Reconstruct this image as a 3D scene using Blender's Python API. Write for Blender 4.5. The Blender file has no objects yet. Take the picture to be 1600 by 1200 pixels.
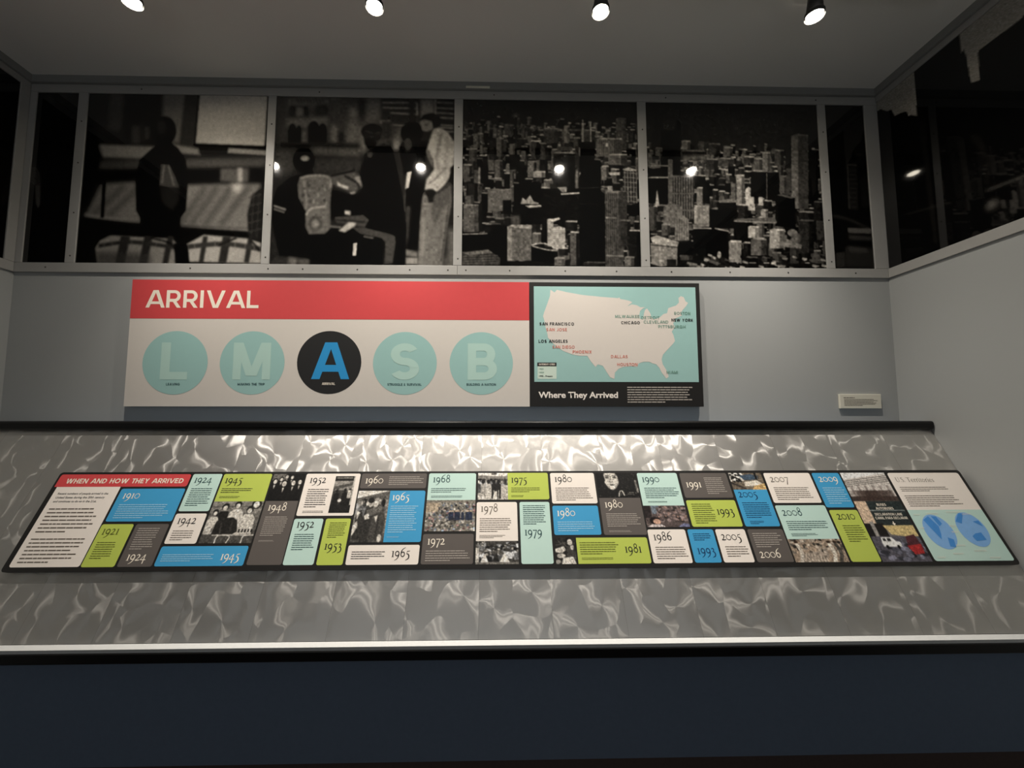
import bpy, bmesh, math, random
import numpy as np
from mathutils import Vector, Matrix
from mathutils.geometry import tessellate_polygon

S = bpy.context.scene
C = S.collection
R = math.radians
random.seed(7)

# ------------------------------------------------------------------ camera, world, lights, exposure
CAMZ = 1.36
cam = bpy.data.cameras.new('camera')
cam.sensor_width = 36.0
cam.lens = 604 / 1600 * 36.0
cam.shift_x = 0.0106
cam.shift_y = 0.0053
cam.clip_start = 0.02
camera = bpy.data.objects.new('camera', cam)
camera.location = (0, 0, CAMZ)
camera.rotation_euler = (R(94.3), 0, R(-1.12))
C.objects.link(camera)
S.camera = camera

S.view_settings.view_transform = 'Standard'
S.view_settings.look = 'None'
S.view_settings.gamma = 1.0
S.view_settings.use_curve_mapping = False
S.view_settings.exposure = 1.35

wd = bpy.data.worlds.new('room_beyond')
S.world = wd
wd.use_nodes = True
wd.node_tree.nodes['Background'].inputs[0].default_value = (0.93, 0.97, 1.0, 1)
wd.node_tree.nodes['Background'].inputs[1].default_value = 0.12

# spot lamps of the track: (x, y, z, power, aim)
SPOT_Z = CAMZ + 1.62
SPOTS = [(-1.405, 1.41, 34.0, (-1.25, 1.60, 0.81)),
         (-0.470, 1.41, 42.0, (-0.42, 1.60, 0.81)),
         (0.423, 1.41, 42.0, (0.38, 1.60, 0.81)),
         (1.287, 1.41, 40.0, (1.26, 1.60, 0.81))]

# ------------------------------------------------------------------ room sizes
XL, XR, YB = -2.36, 2.03, 1.90
YN = -2.6
ZC = CAMZ + 1.738

# ------------------------------------------------------------------ helpers: materials
def lin(c):
    return tuple((v / 12.92 if v <= 0.04045 else ((v + 0.055) / 1.055) ** 2.4) for v in c)

def hexc(h):
    return lin(tuple(int(h[i:i + 2], 16) / 255 for i in (0, 2, 4)))

def mat(name, col, rough=0.6, metal=0.0, spec=0.4, bump=0.0, bscale=200.0, var=0.0):
    m = bpy.data.materials.new(name)
    m.use_nodes = True
    nt = m.node_tree
    b = nt.nodes['Principled BSDF']
    b.inputs['Base Color'].default_value = (*col, 1)
    b.inputs['Roughness'].default_value = rough
    b.inputs['Metallic'].default_value = metal
    b.inputs['Specular IOR Level'].default_value = spec
    if bump or var:
        tc = nt.nodes.new('ShaderNodeTexCoord')
        n = nt.nodes.new('ShaderNodeTexNoise')
        n.inputs['Scale'].default_value = bscale
        n.inputs['Detail'].default_value = 4
        nt.links.new(tc.outputs['Object'], n.inputs['Vector'])
        if bump:
            bp = nt.nodes.new('ShaderNodeBump')
            bp.inputs['Strength'].default_value = bump
            bp.inputs['Distance'].default_value = 0.002
            nt.links.new(n.outputs['Fac'], bp.inputs['Height'])
            nt.links.new(bp.outputs['Normal'], b.inputs['Normal'])
        if var:
            mr = nt.nodes.new('ShaderNodeMapRange')
            mr.inputs['To Min'].default_value = 1 - var
            mr.inputs['To Max'].default_value = 1 + var
            nt.links.new(n.outputs['Fac'], mr.inputs['Value'])
            mx = nt.nodes.new('ShaderNodeMix')
            mx.data_type = 'RGBA'
            mx.blend_type = 'MULTIPLY'
            mx.inputs['Factor'].default_value = 1
            mx.inputs['A'].default_value = (*col, 1)
            nt.links.new(mr.outputs['Result'], mx.inputs['B'])
            nt.links.new(mx.outputs['Result'], b.inputs['Base Color'])
    return m

def print_mat(name, rough, spec=0.5):
    """ink on a sheet: the printed picture lives in the colour attribute 'ink'"""
    m = bpy.data.materials.new(name)
    m.use_nodes = True
    nt = m.node_tree
    b = nt.nodes['Principled BSDF']
    a = nt.nodes.new('ShaderNodeAttribute')
    a.attribute_name = 'ink'
    nt.links.new(a.outputs['Color'], b.inputs['Base Color'])
    b.inputs['Roughness'].default_value = rough
    b.inputs['Specular IOR Level'].default_value = spec
    return m

SLOPE = R(62.5)

def swirl_metal(name):
    """aluminium sheets with a disc-ground swirl finish: the grinding direction turns from place to place"""
    m = bpy.data.materials.new(name)
    m.use_nodes = True
    nt = m.node_tree
    N, L = nt.nodes, nt.links
    b = N['Principled BSDF']
    tc = N.new('ShaderNodeTexCoord')
    sep = N.new('ShaderNodeSeparateXYZ')
    L.new(tc.outputs['Object'], sep.inputs[0])

    def mth(op, a=None, bb=None):
        n = N.new('ShaderNodeMath')
        n.operation = op
        for i, v in enumerate((a, bb)):
            if v is None:
                continue
            if isinstance(v, (int, float)):
                n.inputs[i].default_value = v
            else:
                L.new(v, n.inputs[i])
        return n.outputs[0]
    strip = mth('FLOOR', mth('DIVIDE', mth('ADD', sep.outputs[0], 5.03), 0.262))
    shift = mth('MULTIPLY', strip, 3.71)
    cmb = N.new('ShaderNodeCombineXYZ')
    L.new(mth('ADD', sep.outputs[0], shift), cmb.inputs[0])
    L.new(mth('ADD', mth('MULTIPLY', sep.outputs[1], 0.8), mth('MULTIPLY', strip, 1.37)), cmb.inputs[1])
    # warp
    wn = N.new('ShaderNodeTexNoise')
    wn.inputs['Scale'].default_value = 7.0
    wn.inputs['Detail'].default_value = 1.0
    L.new(cmb.outputs[0], wn.inputs['Vector'])
    vs = N.new('ShaderNodeVectorMath')
    vs.operation = 'MULTIPLY_ADD'
    L.new(wn.outputs['Color'], vs.inputs[0])
    vs.inputs[1].default_value = (0.10, 0.10, 0)
    L.new(cmb.outputs[0], vs.inputs[2])
    # overlapping grinder discs
    vo = N.new('ShaderNodeTexVoronoi')
    vo.voronoi_dimensions = '2D'
    vo.feature = 'F1'
    vo.inputs['Scale'].default_value = 8.5
    L.new(vs.outputs[0], vo.inputs['Vector'])
    ns = N.new('ShaderNodeTexNoise')
    ns.noise_dimensions = '2D'
    ns.inputs['Scale'].default_value = 9.0
    ns.inputs['Detail'].default_value = 2.2
    ns.inputs['Roughness'].default_value = 0.45
    L.new(vs.outputs[0], ns.inputs['Vector'])
    rnd = N.new('ShaderNodeSeparateXYZ')
    L.new(vo.outputs['Color'], rnd.inputs[0])
    df = N.new('ShaderNodeVectorMath')
    df.operation = 'SUBTRACT'
    L.new(vs.outputs[0], df.inputs[0])
    L.new(vo.outputs['Position'], df.inputs[1])
    dxy = N.new('ShaderNodeSeparateXYZ')
    L.new(df.outputs[0], dxy.inputs[0])
    around = mth('ARCTAN2', dxy.outputs[1], dxy.outputs[0])       # scratches run round each disc centre
    ang = mth('ADD', mth('ADD', around, 0.17), mth('ADD', mth('MULTIPLY', ns.outputs['Fac'], 2.8), mth('MULTIPLY', rnd.outputs[0], 1.1)))
    ct, st = mth('COSINE', ang), mth('SINE', ang)
    tg = N.new('ShaderNodeCombineXYZ')
    L.new(ct, tg.inputs[0])
    L.new(mth('MULTIPLY', st, math.cos(SLOPE)), tg.inputs[1])
    L.new(mth('MULTIPLY', st, math.sin(SLOPE)), tg.inputs[2])
    L.new(tg.outputs[0], b.inputs['Tangent'])
    b.inputs['Anisotropic'].default_value = 0.93
    b.inputs['Metallic'].default_value = 1.0
    b.inputs['Roughness'].default_value = 0.34
    b2 = N.new('ShaderNodeBsdfPrincipled')
    b2.inputs['Metallic'].default_value = 1.0
    b2.inputs['Roughness'].default_value = 0.50
    mixs = N.new('ShaderNodeMixShader')
    mixs.inputs[0].default_value = 0.55
    L.new(b.outputs[0], mixs.inputs[1])
    L.new(b2.outputs[0], mixs.inputs[2])
    L.new(mixs.outputs[0], N['Material Output'].inputs['Surface'])
    # fine scratches and thin sheet joints
    fr = mth('FRACT', mth('DIVIDE', mth('ADD', sep.outputs[0], 5.03), 0.262))
    joint = mth('LESS_THAN', fr, 0.004)
    mx = N.new('ShaderNodeMix')
    mx.data_type = 'RGBA'
    mx.inputs['A'].default_value = (0.72, 0.70, 0.665, 1)
    mx.inputs['B'].default_value = (0.48, 0.46, 0.43, 1)
    L.new(joint, mx.inputs['Factor'])
    L.new(mx.outputs['Result'], b.inputs['Base Color'])
    L.new(mx.outputs['Result'], b2.inputs['Base Color'])
    bp = N.new('ShaderNodeBump')
    bp.inputs['Strength'].default_value = 0.35
    bp.inputs['Distance'].default_value = 0.004
    L.new(ns.outputs['Fac'], bp.inputs['Height'])
    L.new(bp.outputs['Normal'], b.inputs['Normal'])
    return m

def lamp_mat(name, col, strength):
    m = bpy.data.materials.new(name)
    m.use_nodes = True
    b = m.node_tree.nodes['Principled BSDF']
    b.inputs['Base Color'].default_value = (*col, 1)
    b.inputs['Emission Color'].default_value = (*col, 1)
    b.inputs['Emission Strength'].default_value = strength
    return m

M = {}
M['wall'] = mat('wall_paint', (0.36, 0.368, 0.36), 0.75, spec=0.25, bump=0.05, bscale=350)
M['ceiling'] = mat('ceiling_paint', (0.82, 0.80, 0.76), 0.9, spec=0.1, bump=0.05, bscale=300)
M['crown'] = mat('cornice_paint', (0.26, 0.26, 0.25), 0.8, spec=0.1, var=0.05, bscale=40)
M['floor'] = mat('dark_carpet', (0.035, 0.026, 0.024), 0.95, spec=0.05, bump=0.5, bscale=500, var=0.3)
M['frame'] = mat('painted_aluminium', (0.34, 0.333, 0.315), 0.45, spec=0.4, var=0.04, bscale=30)
M['screw'] = mat('dark_screw', (0.08, 0.075, 0.07), 0.4, metal=0.6)
M['navy'] = mat('navy_laminate', (0.135, 0.18, 0.25), 0.65, spec=0.2, var=0.08, bscale=60)
M['plinth'] = mat('brown_black_plinth', (0.075, 0.055, 0.05), 0.7, spec=0.2, var=0.15, bscale=80)
M['black'] = mat('black_rubber_edge', (0.007, 0.007, 0.007), 0.3, spec=0.25, var=0.05, bscale=50)
M['lip'] = mat('pale_aluminium_strip', (0.56, 0.575, 0.57), 0.45, metal=0.0, var=0.03, bscale=60)
M['metal'] = swirl_metal('swirl_ground_aluminium')
M['board'] = mat('black_print_board', (0.016, 0.015, 0.014), 0.45, spec=0.35, var=0.05, bscale=90)
M['white'] = mat('cream_print', hexc('f3eae0'), 0.5, spec=0.3, var=0.015, bscale=60)
M['boardwhite'] = mat('off_white_board', hexc('d6cfc6'), 0.5, spec=0.3, var=0.015, bscale=40)
M['red'] = mat('red_print', hexc('d04b4d'), 0.45, spec=0.3, var=0.03, bscale=30)
M['mint'] = mat('mint_print', hexc('c3e0d6'), 0.5, spec=0.3, var=0.015, bscale=60)
M['lime'] = mat('lime_print', hexc('bccb5c'), 0.5, spec=0.3, var=0.015, bscale=60)
M['blue'] = mat('blue_print', hexc('449fd0'), 0.5, spec=0.3, var=0.015, bscale=60)
M['grey'] = mat('warm_grey_print', hexc('605a56'), 0.5, spec=0.3, var=0.02, bscale=60)
M['teal'] = mat('teal_print', hexc('9cc3be'), 0.5, spec=0.3, var=0.02, bscale=30)
M['palecap'] = mat('pale_teal_ink', hexc('b3d3c9'), 0.5, spec=0.3, var=0.02, bscale=30)
M['land'] = mat('pale_land_ink', hexc('d8d0c7'), 0.5, spec=0.3, var=0.015, bscale=60)
M['ink'] = mat('black_ink', (0.02, 0.02, 0.02), 0.5, spec=0.3)
M['darkink'] = mat('dark_teal_ink', hexc('2c4a4e'), 0.5, spec=0.3)
M['brownink'] = mat('grey_brown_ink', hexc('6b6258'), 0.5, spec=0.3)
M['oliveink'] = mat('olive_ink', hexc('5c6228'), 0.5, spec=0.3)
M['navyink'] = mat('navy_ink', hexc('1c3f66'), 0.5, spec=0.3)
M['paleblue'] = mat('pale_blue_ink', hexc('a9d3ea'), 0.5, spec=0.3)
M['palegrey'] = mat('pale_grey_ink', hexc('b3aba2'), 0.5, spec=0.3)
M['cream'] = mat('cream_ink', hexc('f4ead9'), 0.5, spec=0.3)
M['redink'] = mat('salmon_ink', hexc('d07868'), 0.5, spec=0.3)
M['greenink'] = mat('grey_green_ink', hexc('6d9484'), 0.5, spec=0.3)
M['cyan'] = mat('bright_blue_ink', hexc('2f93cf'), 0.5, spec=0.3)
M['label'] = mat('label_card', hexc('d8d4c4'), 0.6, spec=0.2, var=0.03, bscale=50)
M['photo'] = print_mat('matte_photo_print', 0.5, 0.3)
M['gloss'] = print_mat('glossy_mural_print', 0.04, 0.5)
M['fixture'] = mat('dark_lamp_housing', (0.05, 0.05, 0.05), 0.4, metal=0.5, var=0.05, bscale=50)
M['lens'] = lamp_mat('glowing_lamp_lens', (1.0, 0.90, 0.72), 90.0)

# ------------------------------------------------------------------ helpers: objects
def link(name, me, m=None, parent=None, loc=(0, 0, 0)):
    o = bpy.data.objects.new(name, me)
    C.objects.link(o)
    if m is not None and me is not None:
        for k in (m if isinstance(m, (list, tuple)) else [m]):
            me.materials.append(k)
    o.parent = parent
    o.location = loc
    return o

def tag(o, label=None, cat=None, group=None, kind=None):
    if label: o['label'] = label
    if cat: o['category'] = cat
    if group: o['group'] = group
    if kind: o['kind'] = kind
    return o

def empty(name, loc, rot=(0, 0, 0)):
    o = bpy.data.objects.new(name, None)
    C.objects.link(o)
    o.location = loc
    o.rotation_euler = rot
    o.empty_display_size = 0.05
    return o

def from_bm(name, bm, m, parent=None, loc=(0, 0, 0), smooth=False):
    me = bpy.data.meshes.new(name)
    bm.to_mesh(me)
    bm.free()
    if smooth:
        for p in me.polygons:
            p.use_smooth = True
    return link(name, me, m, parent, loc)

def add_box(bm, x0, y0, z0, x1, y1, z1):
    vs = [bm.verts.new(p) for p in ((x0, y0, z0), (x1, y0, z0), (x1, y1, z0), (x0, y1, z0), (x0, y0, z1), (x1, y0, z1), (x1, y1, z1), (x0, y1, z1))]
    fs = []
    for f in ((3, 2, 1, 0), (4, 5, 6, 7), (0, 1, 5, 4), (1, 2, 6, 5), (2, 3, 7, 6), (3, 0, 4, 7)):
        fs.append(bm.faces.new([vs[i] for i in f]))
    return fs

def box(name, lo, hi, m, parent=None, bevel=0.0):
    bm = bmesh.new()
    add_box(bm, *lo, *hi)
    if bevel:
        bmesh.ops.bevel(bm, geom=list(bm.edges), offset=bevel, segments=2, affect='EDGES', profile=0.5)
    return from_bm(name, bm, m, parent)

def polys(name, plist, m, parent, n0=0.0, eps=8e-6):
    """flat ink: list of convex polygons (local x, y) printed at height n0"""
    verts, faces = [], []
    for i, p in enumerate(plist):
        k = len(verts)
        verts += [(x, y, n0 + i % 24 * eps) for x, y in p]
        faces.append(list(range(k, k + len(p))))
    me = bpy.data.meshes.new(name)
    me.from_pydata(verts, [], faces)
    bm = bmesh.new()
    bm.from_mesh(me)
    for f in bm.faces:
        f.normal_update()
        if f.normal.z < 0:
            f.normal_flip()
    bm.to_mesh(me)
    bm.free()
    return link(name, me, m, parent)

def rrect(x0, y0, x1, y1, r, k=4, corners=(1, 1, 1, 1)):
    out = []
    for (cx, cy, a, on) in ((x1 - r, y1 - r, 0, corners[1]), (x0 + r, y1 - r, 90, corners[0]), (x0 + r, y0 + r, 180, corners[2]), (x1 - r, y0 + r, 270, corners[3])):
        if on:
            out += [(cx + r * math.cos(R(a + 90 * i / k)), cy + r * math.sin(R(a + 90 * i / k))) for i in range(k + 1)]
        else:
            out.append((cx + r * (1 if a in (0, 270) else -1), cy + r * (1 if a in (0, 90) else -1)))
    return out

def ribbon(pts, m=6):
    """variable-width stroke: (x, y, w) through a Catmull-Rom curve, as quads"""
    P = [pts[0]] + list(pts) + [pts[-1]]
    q = []
    for i in range(1, len(P) - 2):
        for j in range(m):
            t = j / m
            q.append(tuple(0.5 * ((2 * P[i][k]) + (-P[i - 1][k] + P[i + 1][k]) * t + (2 * P[i - 1][k] - 5 * P[i][k] + 4 * P[i + 1][k] - P[i + 2][k]) * t * t
                                  + (-P[i - 1][k] + 3 * P[i][k] - 3 * P[i + 1][k] + P[i + 2][k]) * t ** 3) for k in range(3)))
    q.append(tuple(pts[-1]))
    a, b = [], []
    for i, (x, y, w) in enumerate(q):
        x0, y0 = q[max(i - 1, 0)][:2]
        x1, y1 = q[min(i + 1, len(q) - 1)][:2]
        d = math.hypot(x1 - x0, y1 - y0) or 1
        nx, ny = -(y1 - y0) / d, (x1 - x0) / d
        a.append((x + nx * w / 2, y + ny * w / 2))
        b.append((x - nx * w / 2, y - ny * w / 2))
    return [[a[i], a[i + 1], b[i + 1], b[i]] for i in range(len(a) - 1)]

def ring(cx, cy, rx, ry, a0, a1, w, k=18):
    out = []
    for i in range(k):
        p = []
        for a, s in ((a0 + (a1 - a0) * i / k, 1), (a0 + (a1 - a0) * (i + 1) / k, 1), (a0 + (a1 - a0) * (i + 1) / k, -1), (a0 + (a1 - a0) * i / k, -1)):
            p.append((cx + (rx + s * w / 2) * math.cos(R(a)), cy + (ry + s * w / 2) * math.sin(R(a))))
        out.append(p)
    return out

# ------------------------------------------------------------------ sans capitals, cap height 1
def cap(ch, w):
    """polygons and advance width of one capital of a geometric sans; w is the stroke"""
    def rc(x0, y0, x1, y1): return [(x0, y0), (x1, y0), (x1, y1), (x0, y1)]
    def pa(xb, xt, y0=0, y1=1, k=None):
        k = k or w * 1.08
        return [(xb, y0), (xb + k, y0), (xt + k, y1), (xt, y1)]
    k = w * 1.08
    h = w / 2
    if ch == 'A':
        W = 0.78 + k; c = W / 2
        return [pa(0, c - k * 0.72), pa(W - k, c - k * 0.28), rc(0.2, 0.2, W - 0.2, 0.2 + w * 0.9)], W
    if ch == 'V':
        W = 0.76 + k; c = W / 2
        return [pa(c - k * 0.72, 0), pa(c - k * 0.28, W - k)], W
    if ch == 'W':
        W = 1.1 + k
        return [pa(.25, 0), pa(.25 + k * .2, W / 2 - k * .6), pa(W - .25 - k * 1.2, W / 2 - k * .4), pa(W - .25 - k, W - k)], W
    if ch == 'M':
        W = 0.72 + k; c = W / 2
        return [rc(0, 0, w, 1), rc(W - w, 0, W, 1), pa(c - k * .6, w * .1, .1, 1), pa(c - k * .4, W - w * 1.1 - k * .1, .1, 1)], W
    if ch == 'N':
        W = 0.6 + k
        return [rc(0, 0, w, 1), rc(W - w, 0, W, 1), pa(W - k * 1.1, k * .1)], W
    if ch in 'BPR':
        W = 0.62 + h
        cy = 0.5 if ch == 'B' else 0.42
        ry = (1 - cy) / 2 - h / 2
        cx = 0.40
        out = [rc(0, 0, w, 1), rc(w, 1 - w, cx, 1), rc(w, cy - h, cx, cy + h)]
        out += ring(cx, (1 - h + cy) / 2, W - cx - h - (0.04 if ch == 'B' else 0), (1 - h - cy) / 2, -90, 90, w)
        if ch == 'B':
            out += [rc(w, 0, cx, w)] + ring(cx, (cy + h) / 2, W - cx - h, (cy - h) / 2, -90, 90, w)
        if ch == 'R':
            out += [[(W - k * .9, 0), (W + k * .2, 0), (cx + k * .35, cy), (cx - k * .7, cy)]]
        return out, W
    if ch == 'S':
        W = 0.66; ry = (1 - w) / 4; cx = W / 2; rx = W / 2 - h
        out = ring(cx, 1 - h - ry, rx * .94, ry, 28, 270, w) + ring(cx, h + ry, rx, ry, 90, -152, w)
        return out, W
    if ch in 'OCGQ':
        W = 0.98 if ch == 'O' else 0.9
        c = 0.49
        if ch == 'O': return ring(c, .5, c - h, .5 - h, 0, 360, w, 28), W
        out = ring(c, .5, c - h, .5 - h, 42, 318 if ch == 'C' else 340, w, 26)
        if ch == 'G': out += [rc(.52, .36, W, .36 + w), rc(W - w, .2, W, .36)]
        return out, W
    if ch == 'D':
        W = 0.8
        return [rc(0, 0, w, 1), rc(w, 0, .3, w), rc(w, 1 - w, .3, 1)] + ring(.3, .5, W - .3 - h, .5 - h, -90, 90, w), W
    if ch == 'U':
        W = 0.76
        return [rc(0, .35, w, 1), rc(W - w, .35, W, 1)] + ring(W / 2, .36, W / 2 - h, .36 - h, 180, 360, w), W
    if ch == 'J':
        W = 0.5
        return [rc(W - w, .3, W, 1)] + ring(W / 2, .28, W / 2 - h, .28 - h, 190, 360, w), W
    if ch == 'I': return [rc(0, 0, w, 1)], w
    if ch == 'L': return [rc(0, 0, w, 1), rc(w, 0, .6, w)], .6
    if ch == 'T': return [rc(.34 - h, 0, .34 + h, 1), rc(0, 1 - w, .68, 1)], .68
    if ch == 'H': return [rc(0, 0, w, 1), rc(.74 - w, 0, .74, 1), rc(w, .5 - h, .74 - w, .5 + h)], .74
    if ch in 'EF':
        o = [rc(0, 0, w, 1), rc(w, 1 - w, .6, 1), rc(w, .5 - h, .54, .5 + h)]
        return o + ([rc(w, 0, .6, w)] if ch == 'E' else []), .6
    if ch == 'K': return [rc(0, 0, w, 1), pa(w * .7, .7 - k, .3, 1), pa(.74 - k, .26, 0, .6)], .74
    if ch == 'X': return [pa(0, .72 - k), pa(.72 - k, 0)], .72
    if ch == 'Y': return [pa(.38 - k / 2, 0, .42, 1), pa(.38 - k / 2, .76 - k, .42, 1), rc(.38 - h, 0, .38 + h, .45)], .76
    if ch == '&':
        return ring(.32, .76, .17, .24 - h, 0, 360, w * .85) + ring(.33, .27, .33 - h, .27 - h, 60, 360, w * .85) + [pa(.66 - k * .6, .14, 0, .68)], .78
    return [], .34

def caps_line(text, x, y, h, width, weight=0.17, track=0.14):
    """capitals fitted to a width; (x, y) is the left end of the baseline"""
    adv, items = 0.0, []
    for ch in text:
        p, W = cap(ch, weight)
        items.append((p, adv))
        adv += W + track * (0.45 if ch in 'AVT' else 1)
    adv -= track
    sx = width / adv
    return [[(x + (a + px) * sx, y + py * h) for px, py in q] for p, a in items for q in p]

# ------------------------------------------------------------------ old-style serif numerals, x-height 1
def _rb(pts, m=6):
    return ribbon([(x, y, w * 1.35) for x, y, w in pts], m)

def _rg(cx, cy, rx, ry, a0, a1, w, k=18):
    return ring(cx, cy, rx, ry, a0, a1, w * 1.35, k)

def num(ch):
    if ch == '1': return _rb([(.3, 0, .15), (.3, 1, .15)], 1) + [[(.08, 0), (.52, 0), (.52, .06), (.08, .06)], [(.08, .94), (.45, .94), (.45, 1.0), (.08, 1.0)]], .58
    if ch == '0': return _rg(.5, .5, .44, .45, 0, 360, .08, 26), 1.02
    if ch == '2': return _rb([(.08, .78, .05), (.22, .95, .08), (.45, .97, .12), (.60, .78, .15), (.52, .5, .12), (.30, .24, .08), (.06, .06, .05)]) + _rb([(.05, .06, .12), (.55, .06, .13), (.84, .12, .06)]), .88
    if ch == '3': return _rb([(.10, .82, .04), (.28, .97, .09), (.5, .9, .14), (.52, .62, .12), (.26, .40, .05)]) + _rb([(.26, .42, .05), (.55, .36, .12), (.68, .05, .16), (.56, -.35, .13), (.08, -.55, .04)]), .80
    if ch == '4': return _rb([(.62, .98, .07), (.02, .16, .07)], 1) + [[(.0, .08), (.98, .08), (.98, .20), (.0, .20)], [(.55, -.55), (.71, -.5), (.71, 1.0), (.55, 1.0)]], 1.0
    if ch == '5': return _rb([(.26, .95, .06), (.17, .48, .06)], 1) + [[(.22, .88), (.72, .95), (.78, 1.06), (.24, 1.0)]] + _rb([(.17, .50, .05), (.42, .50, .12), (.62, .2, .17), (.56, -.25, .14), (.05, -.55, .04)]), .80
    if ch == '6': return _rg(.48, .45, .33, .38, 0, 360, .12, 22) + _rb([(.15, .5, .13), (.22, .98, .13), (.48, 1.35, .09), (.90, 1.60, .04)]), .96
    if ch == '7': return [[(.03, .87), (.80, .87), (.80, 1.0), (.03, 1.0)]] + _rb([(.76, .92, .07), (.5, .3, .11), (.22, -.52, .15)]), .80
    if ch == '8': return _rg(.47, .42, .34, .38, 0, 360, .11, 22) + _rg(.48, 1.18, .26, .32, 0, 360, .09, 22), .94
    if ch == '9': return _rg(.44, .58, .33, .38, 0, 360, .12, 22) + _rb([(.78, .58, .14), (.72, .1, .14), (.45, -.32, .09), (.05, -.55, .04)]), .94
    return [], .4

def numeral(text, x, y, xh, sx=1.0, track=.06):
    adv, out = 0.0, []
    for ch in text:
        p, W = num(ch)
        out += [[(x + (adv + px) * xh * sx, y + py * xh) for px, py in q] for q in p]
        adv += W + track
    return out

# ------------------------------------------------------------------ serif letters for one heading, x-height 1
def serif(ch):
    t, T = .07, .16
    if ch == 'U': return ribbon([(.2, 1.55, T), (.2, .5, T), (.35, .1, .12), (.62, .03, .09), (.9, .2, .07), (.98, .6, t), (.98, 1.55, t)]) + [[(0, 1.5), (.42, 1.5), (.42, 1.56), (0, 1.56)], [(.8, 1.5), (1.16, 1.5), (1.16, 1.56), (.8, 1.56)]], 1.2
    if ch == 'S': return ribbon([(.68, 1.25, .05), (.5, 1.52, .08), (.2, 1.45, .11), (.12, 1.15, .14), (.4, .85, .17), (.68, .55, .15), (.66, .2, .11), (.38, .02, .08), (.08, .3, .05)]), .84
    if ch == 'T': return [[(.55, 0), (.72, 0), (.72, 1.55), (.55, 1.55)], [(0, 1.47), (1.27, 1.47), (1.27, 1.55), (0, 1.55)], [(.38, 0), (.88, 0), (.88, .06), (.38, .06)]], 1.2
    if ch == 'e': return ribbon([(.12, .58, .05), (.72, .58, .05), (.6, .95, .08), (.35, .97, .09), (.1, .6, .14), (.2, .15, .13), (.5, .03, .09), (.74, .2, .05)]), .84
    if ch == 'r': return [[(.15, 0), (.3, 0), (.3, 1), (.15, 1)], [(.02, 0), (.45, 0), (.45, .06), (.02, .06)]] + ribbon([(.28, .75, .06), (.45, .97, .12), (.6, .9, .13)]), .62
    if ch == 'i': return [[(.15, 0), (.3, 0), (.3, 1), (.15, 1)], [(.02, 0), (.43, 0), (.43, .06), (.02, .06)]] + ring(.22, 1.35, .05, .05, 0, 360, .1, 8), .46
    if ch == 't': return ribbon([(.24, 1.3, .05), (.25, .3, .14), (.35, .04, .1), (.55, .1, .05)]) + [[(.06, .92), (.55, .92), (.55, 1.0), (.06, 1.0)]], .58
    if ch == 'o': return ring(.45, .5, .38, .45, 0, 360, .11, 20), .92
    if ch == 's': return ribbon([(.48, .8, .05), (.32, .96, .08), (.12, .8, .11), (.3, .5, .13), (.48, .25, .12), (.32, .04, .08), (.08, .2, .05)]), .6
    if ch == '.': return ring(.12, .08, .04, .04, 0, 360, .08, 8), .3
    return [], .4

def serif_line(text, x, y, xh, width):
    adv, items = 0, []
    for ch in text:
        p, W = serif(ch)
        items.append((p, adv))
        adv += W + .06
    sx = width / adv
    return [[(x + (a + px) * sx, y + py * xh) for px, py in q] for p, a in items for q in p]

# ------------------------------------------------------------------ lower-case text through Blender's built-in font
def font_text(name, text, x, y, h, width, m, parent, n0, offset=0.0):
    cu = bpy.data.curves.new('glyphs', 'FONT')
    cu.body = text
    cu.offset = offset
    cu.resolution_u = 4
    ob = bpy.data.objects.new('glyphs', cu)
    C.objects.link(ob)
    bpy.context.view_layer.update()
    me = bpy.data.meshes.new_from_object(ob.evaluated_get(bpy.context.evaluated_depsgraph_get()))
    bpy.data.objects.remove(ob)
    bpy.data.curves.remove(cu)
    xs = [v.co.x for v in me.vertices]
    lo, hi = min(xs), max(xs)
    for v in me.vertices:
        v.co = (x + (v.co.x - lo) / (hi - lo) * width, y + v.co.y / 0.70 * h, n0)
    me.materials.clear()
    return link(name, me, m, parent)

def text_rows(x0, y0, x1, y1, n, rng, frac=0.32, last=0.55):
    """a paragraph too small to read: n rows of short word-length marks between y1 (top) and y0"""
    out = []
    pitch = (y1 - y0) / n
    for i in range(n):
        yb = y1 - (i + 0.72) * pitch
        end = x0 + (x1 - x0) * (last if i == n - 1 and n > 2 else rng.uniform(0.86, 1.0))
        x = x0
        hh = pitch * frac
        while x < end - hh:
            wl = min(rng.uniform(2.0, 7.5) * hh, end - x)
            out.append([(x, yb), (x + wl, yb), (x + wl, yb + hh), (x, yb + hh)])
            x += wl + hh * 0.5
    return out

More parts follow.
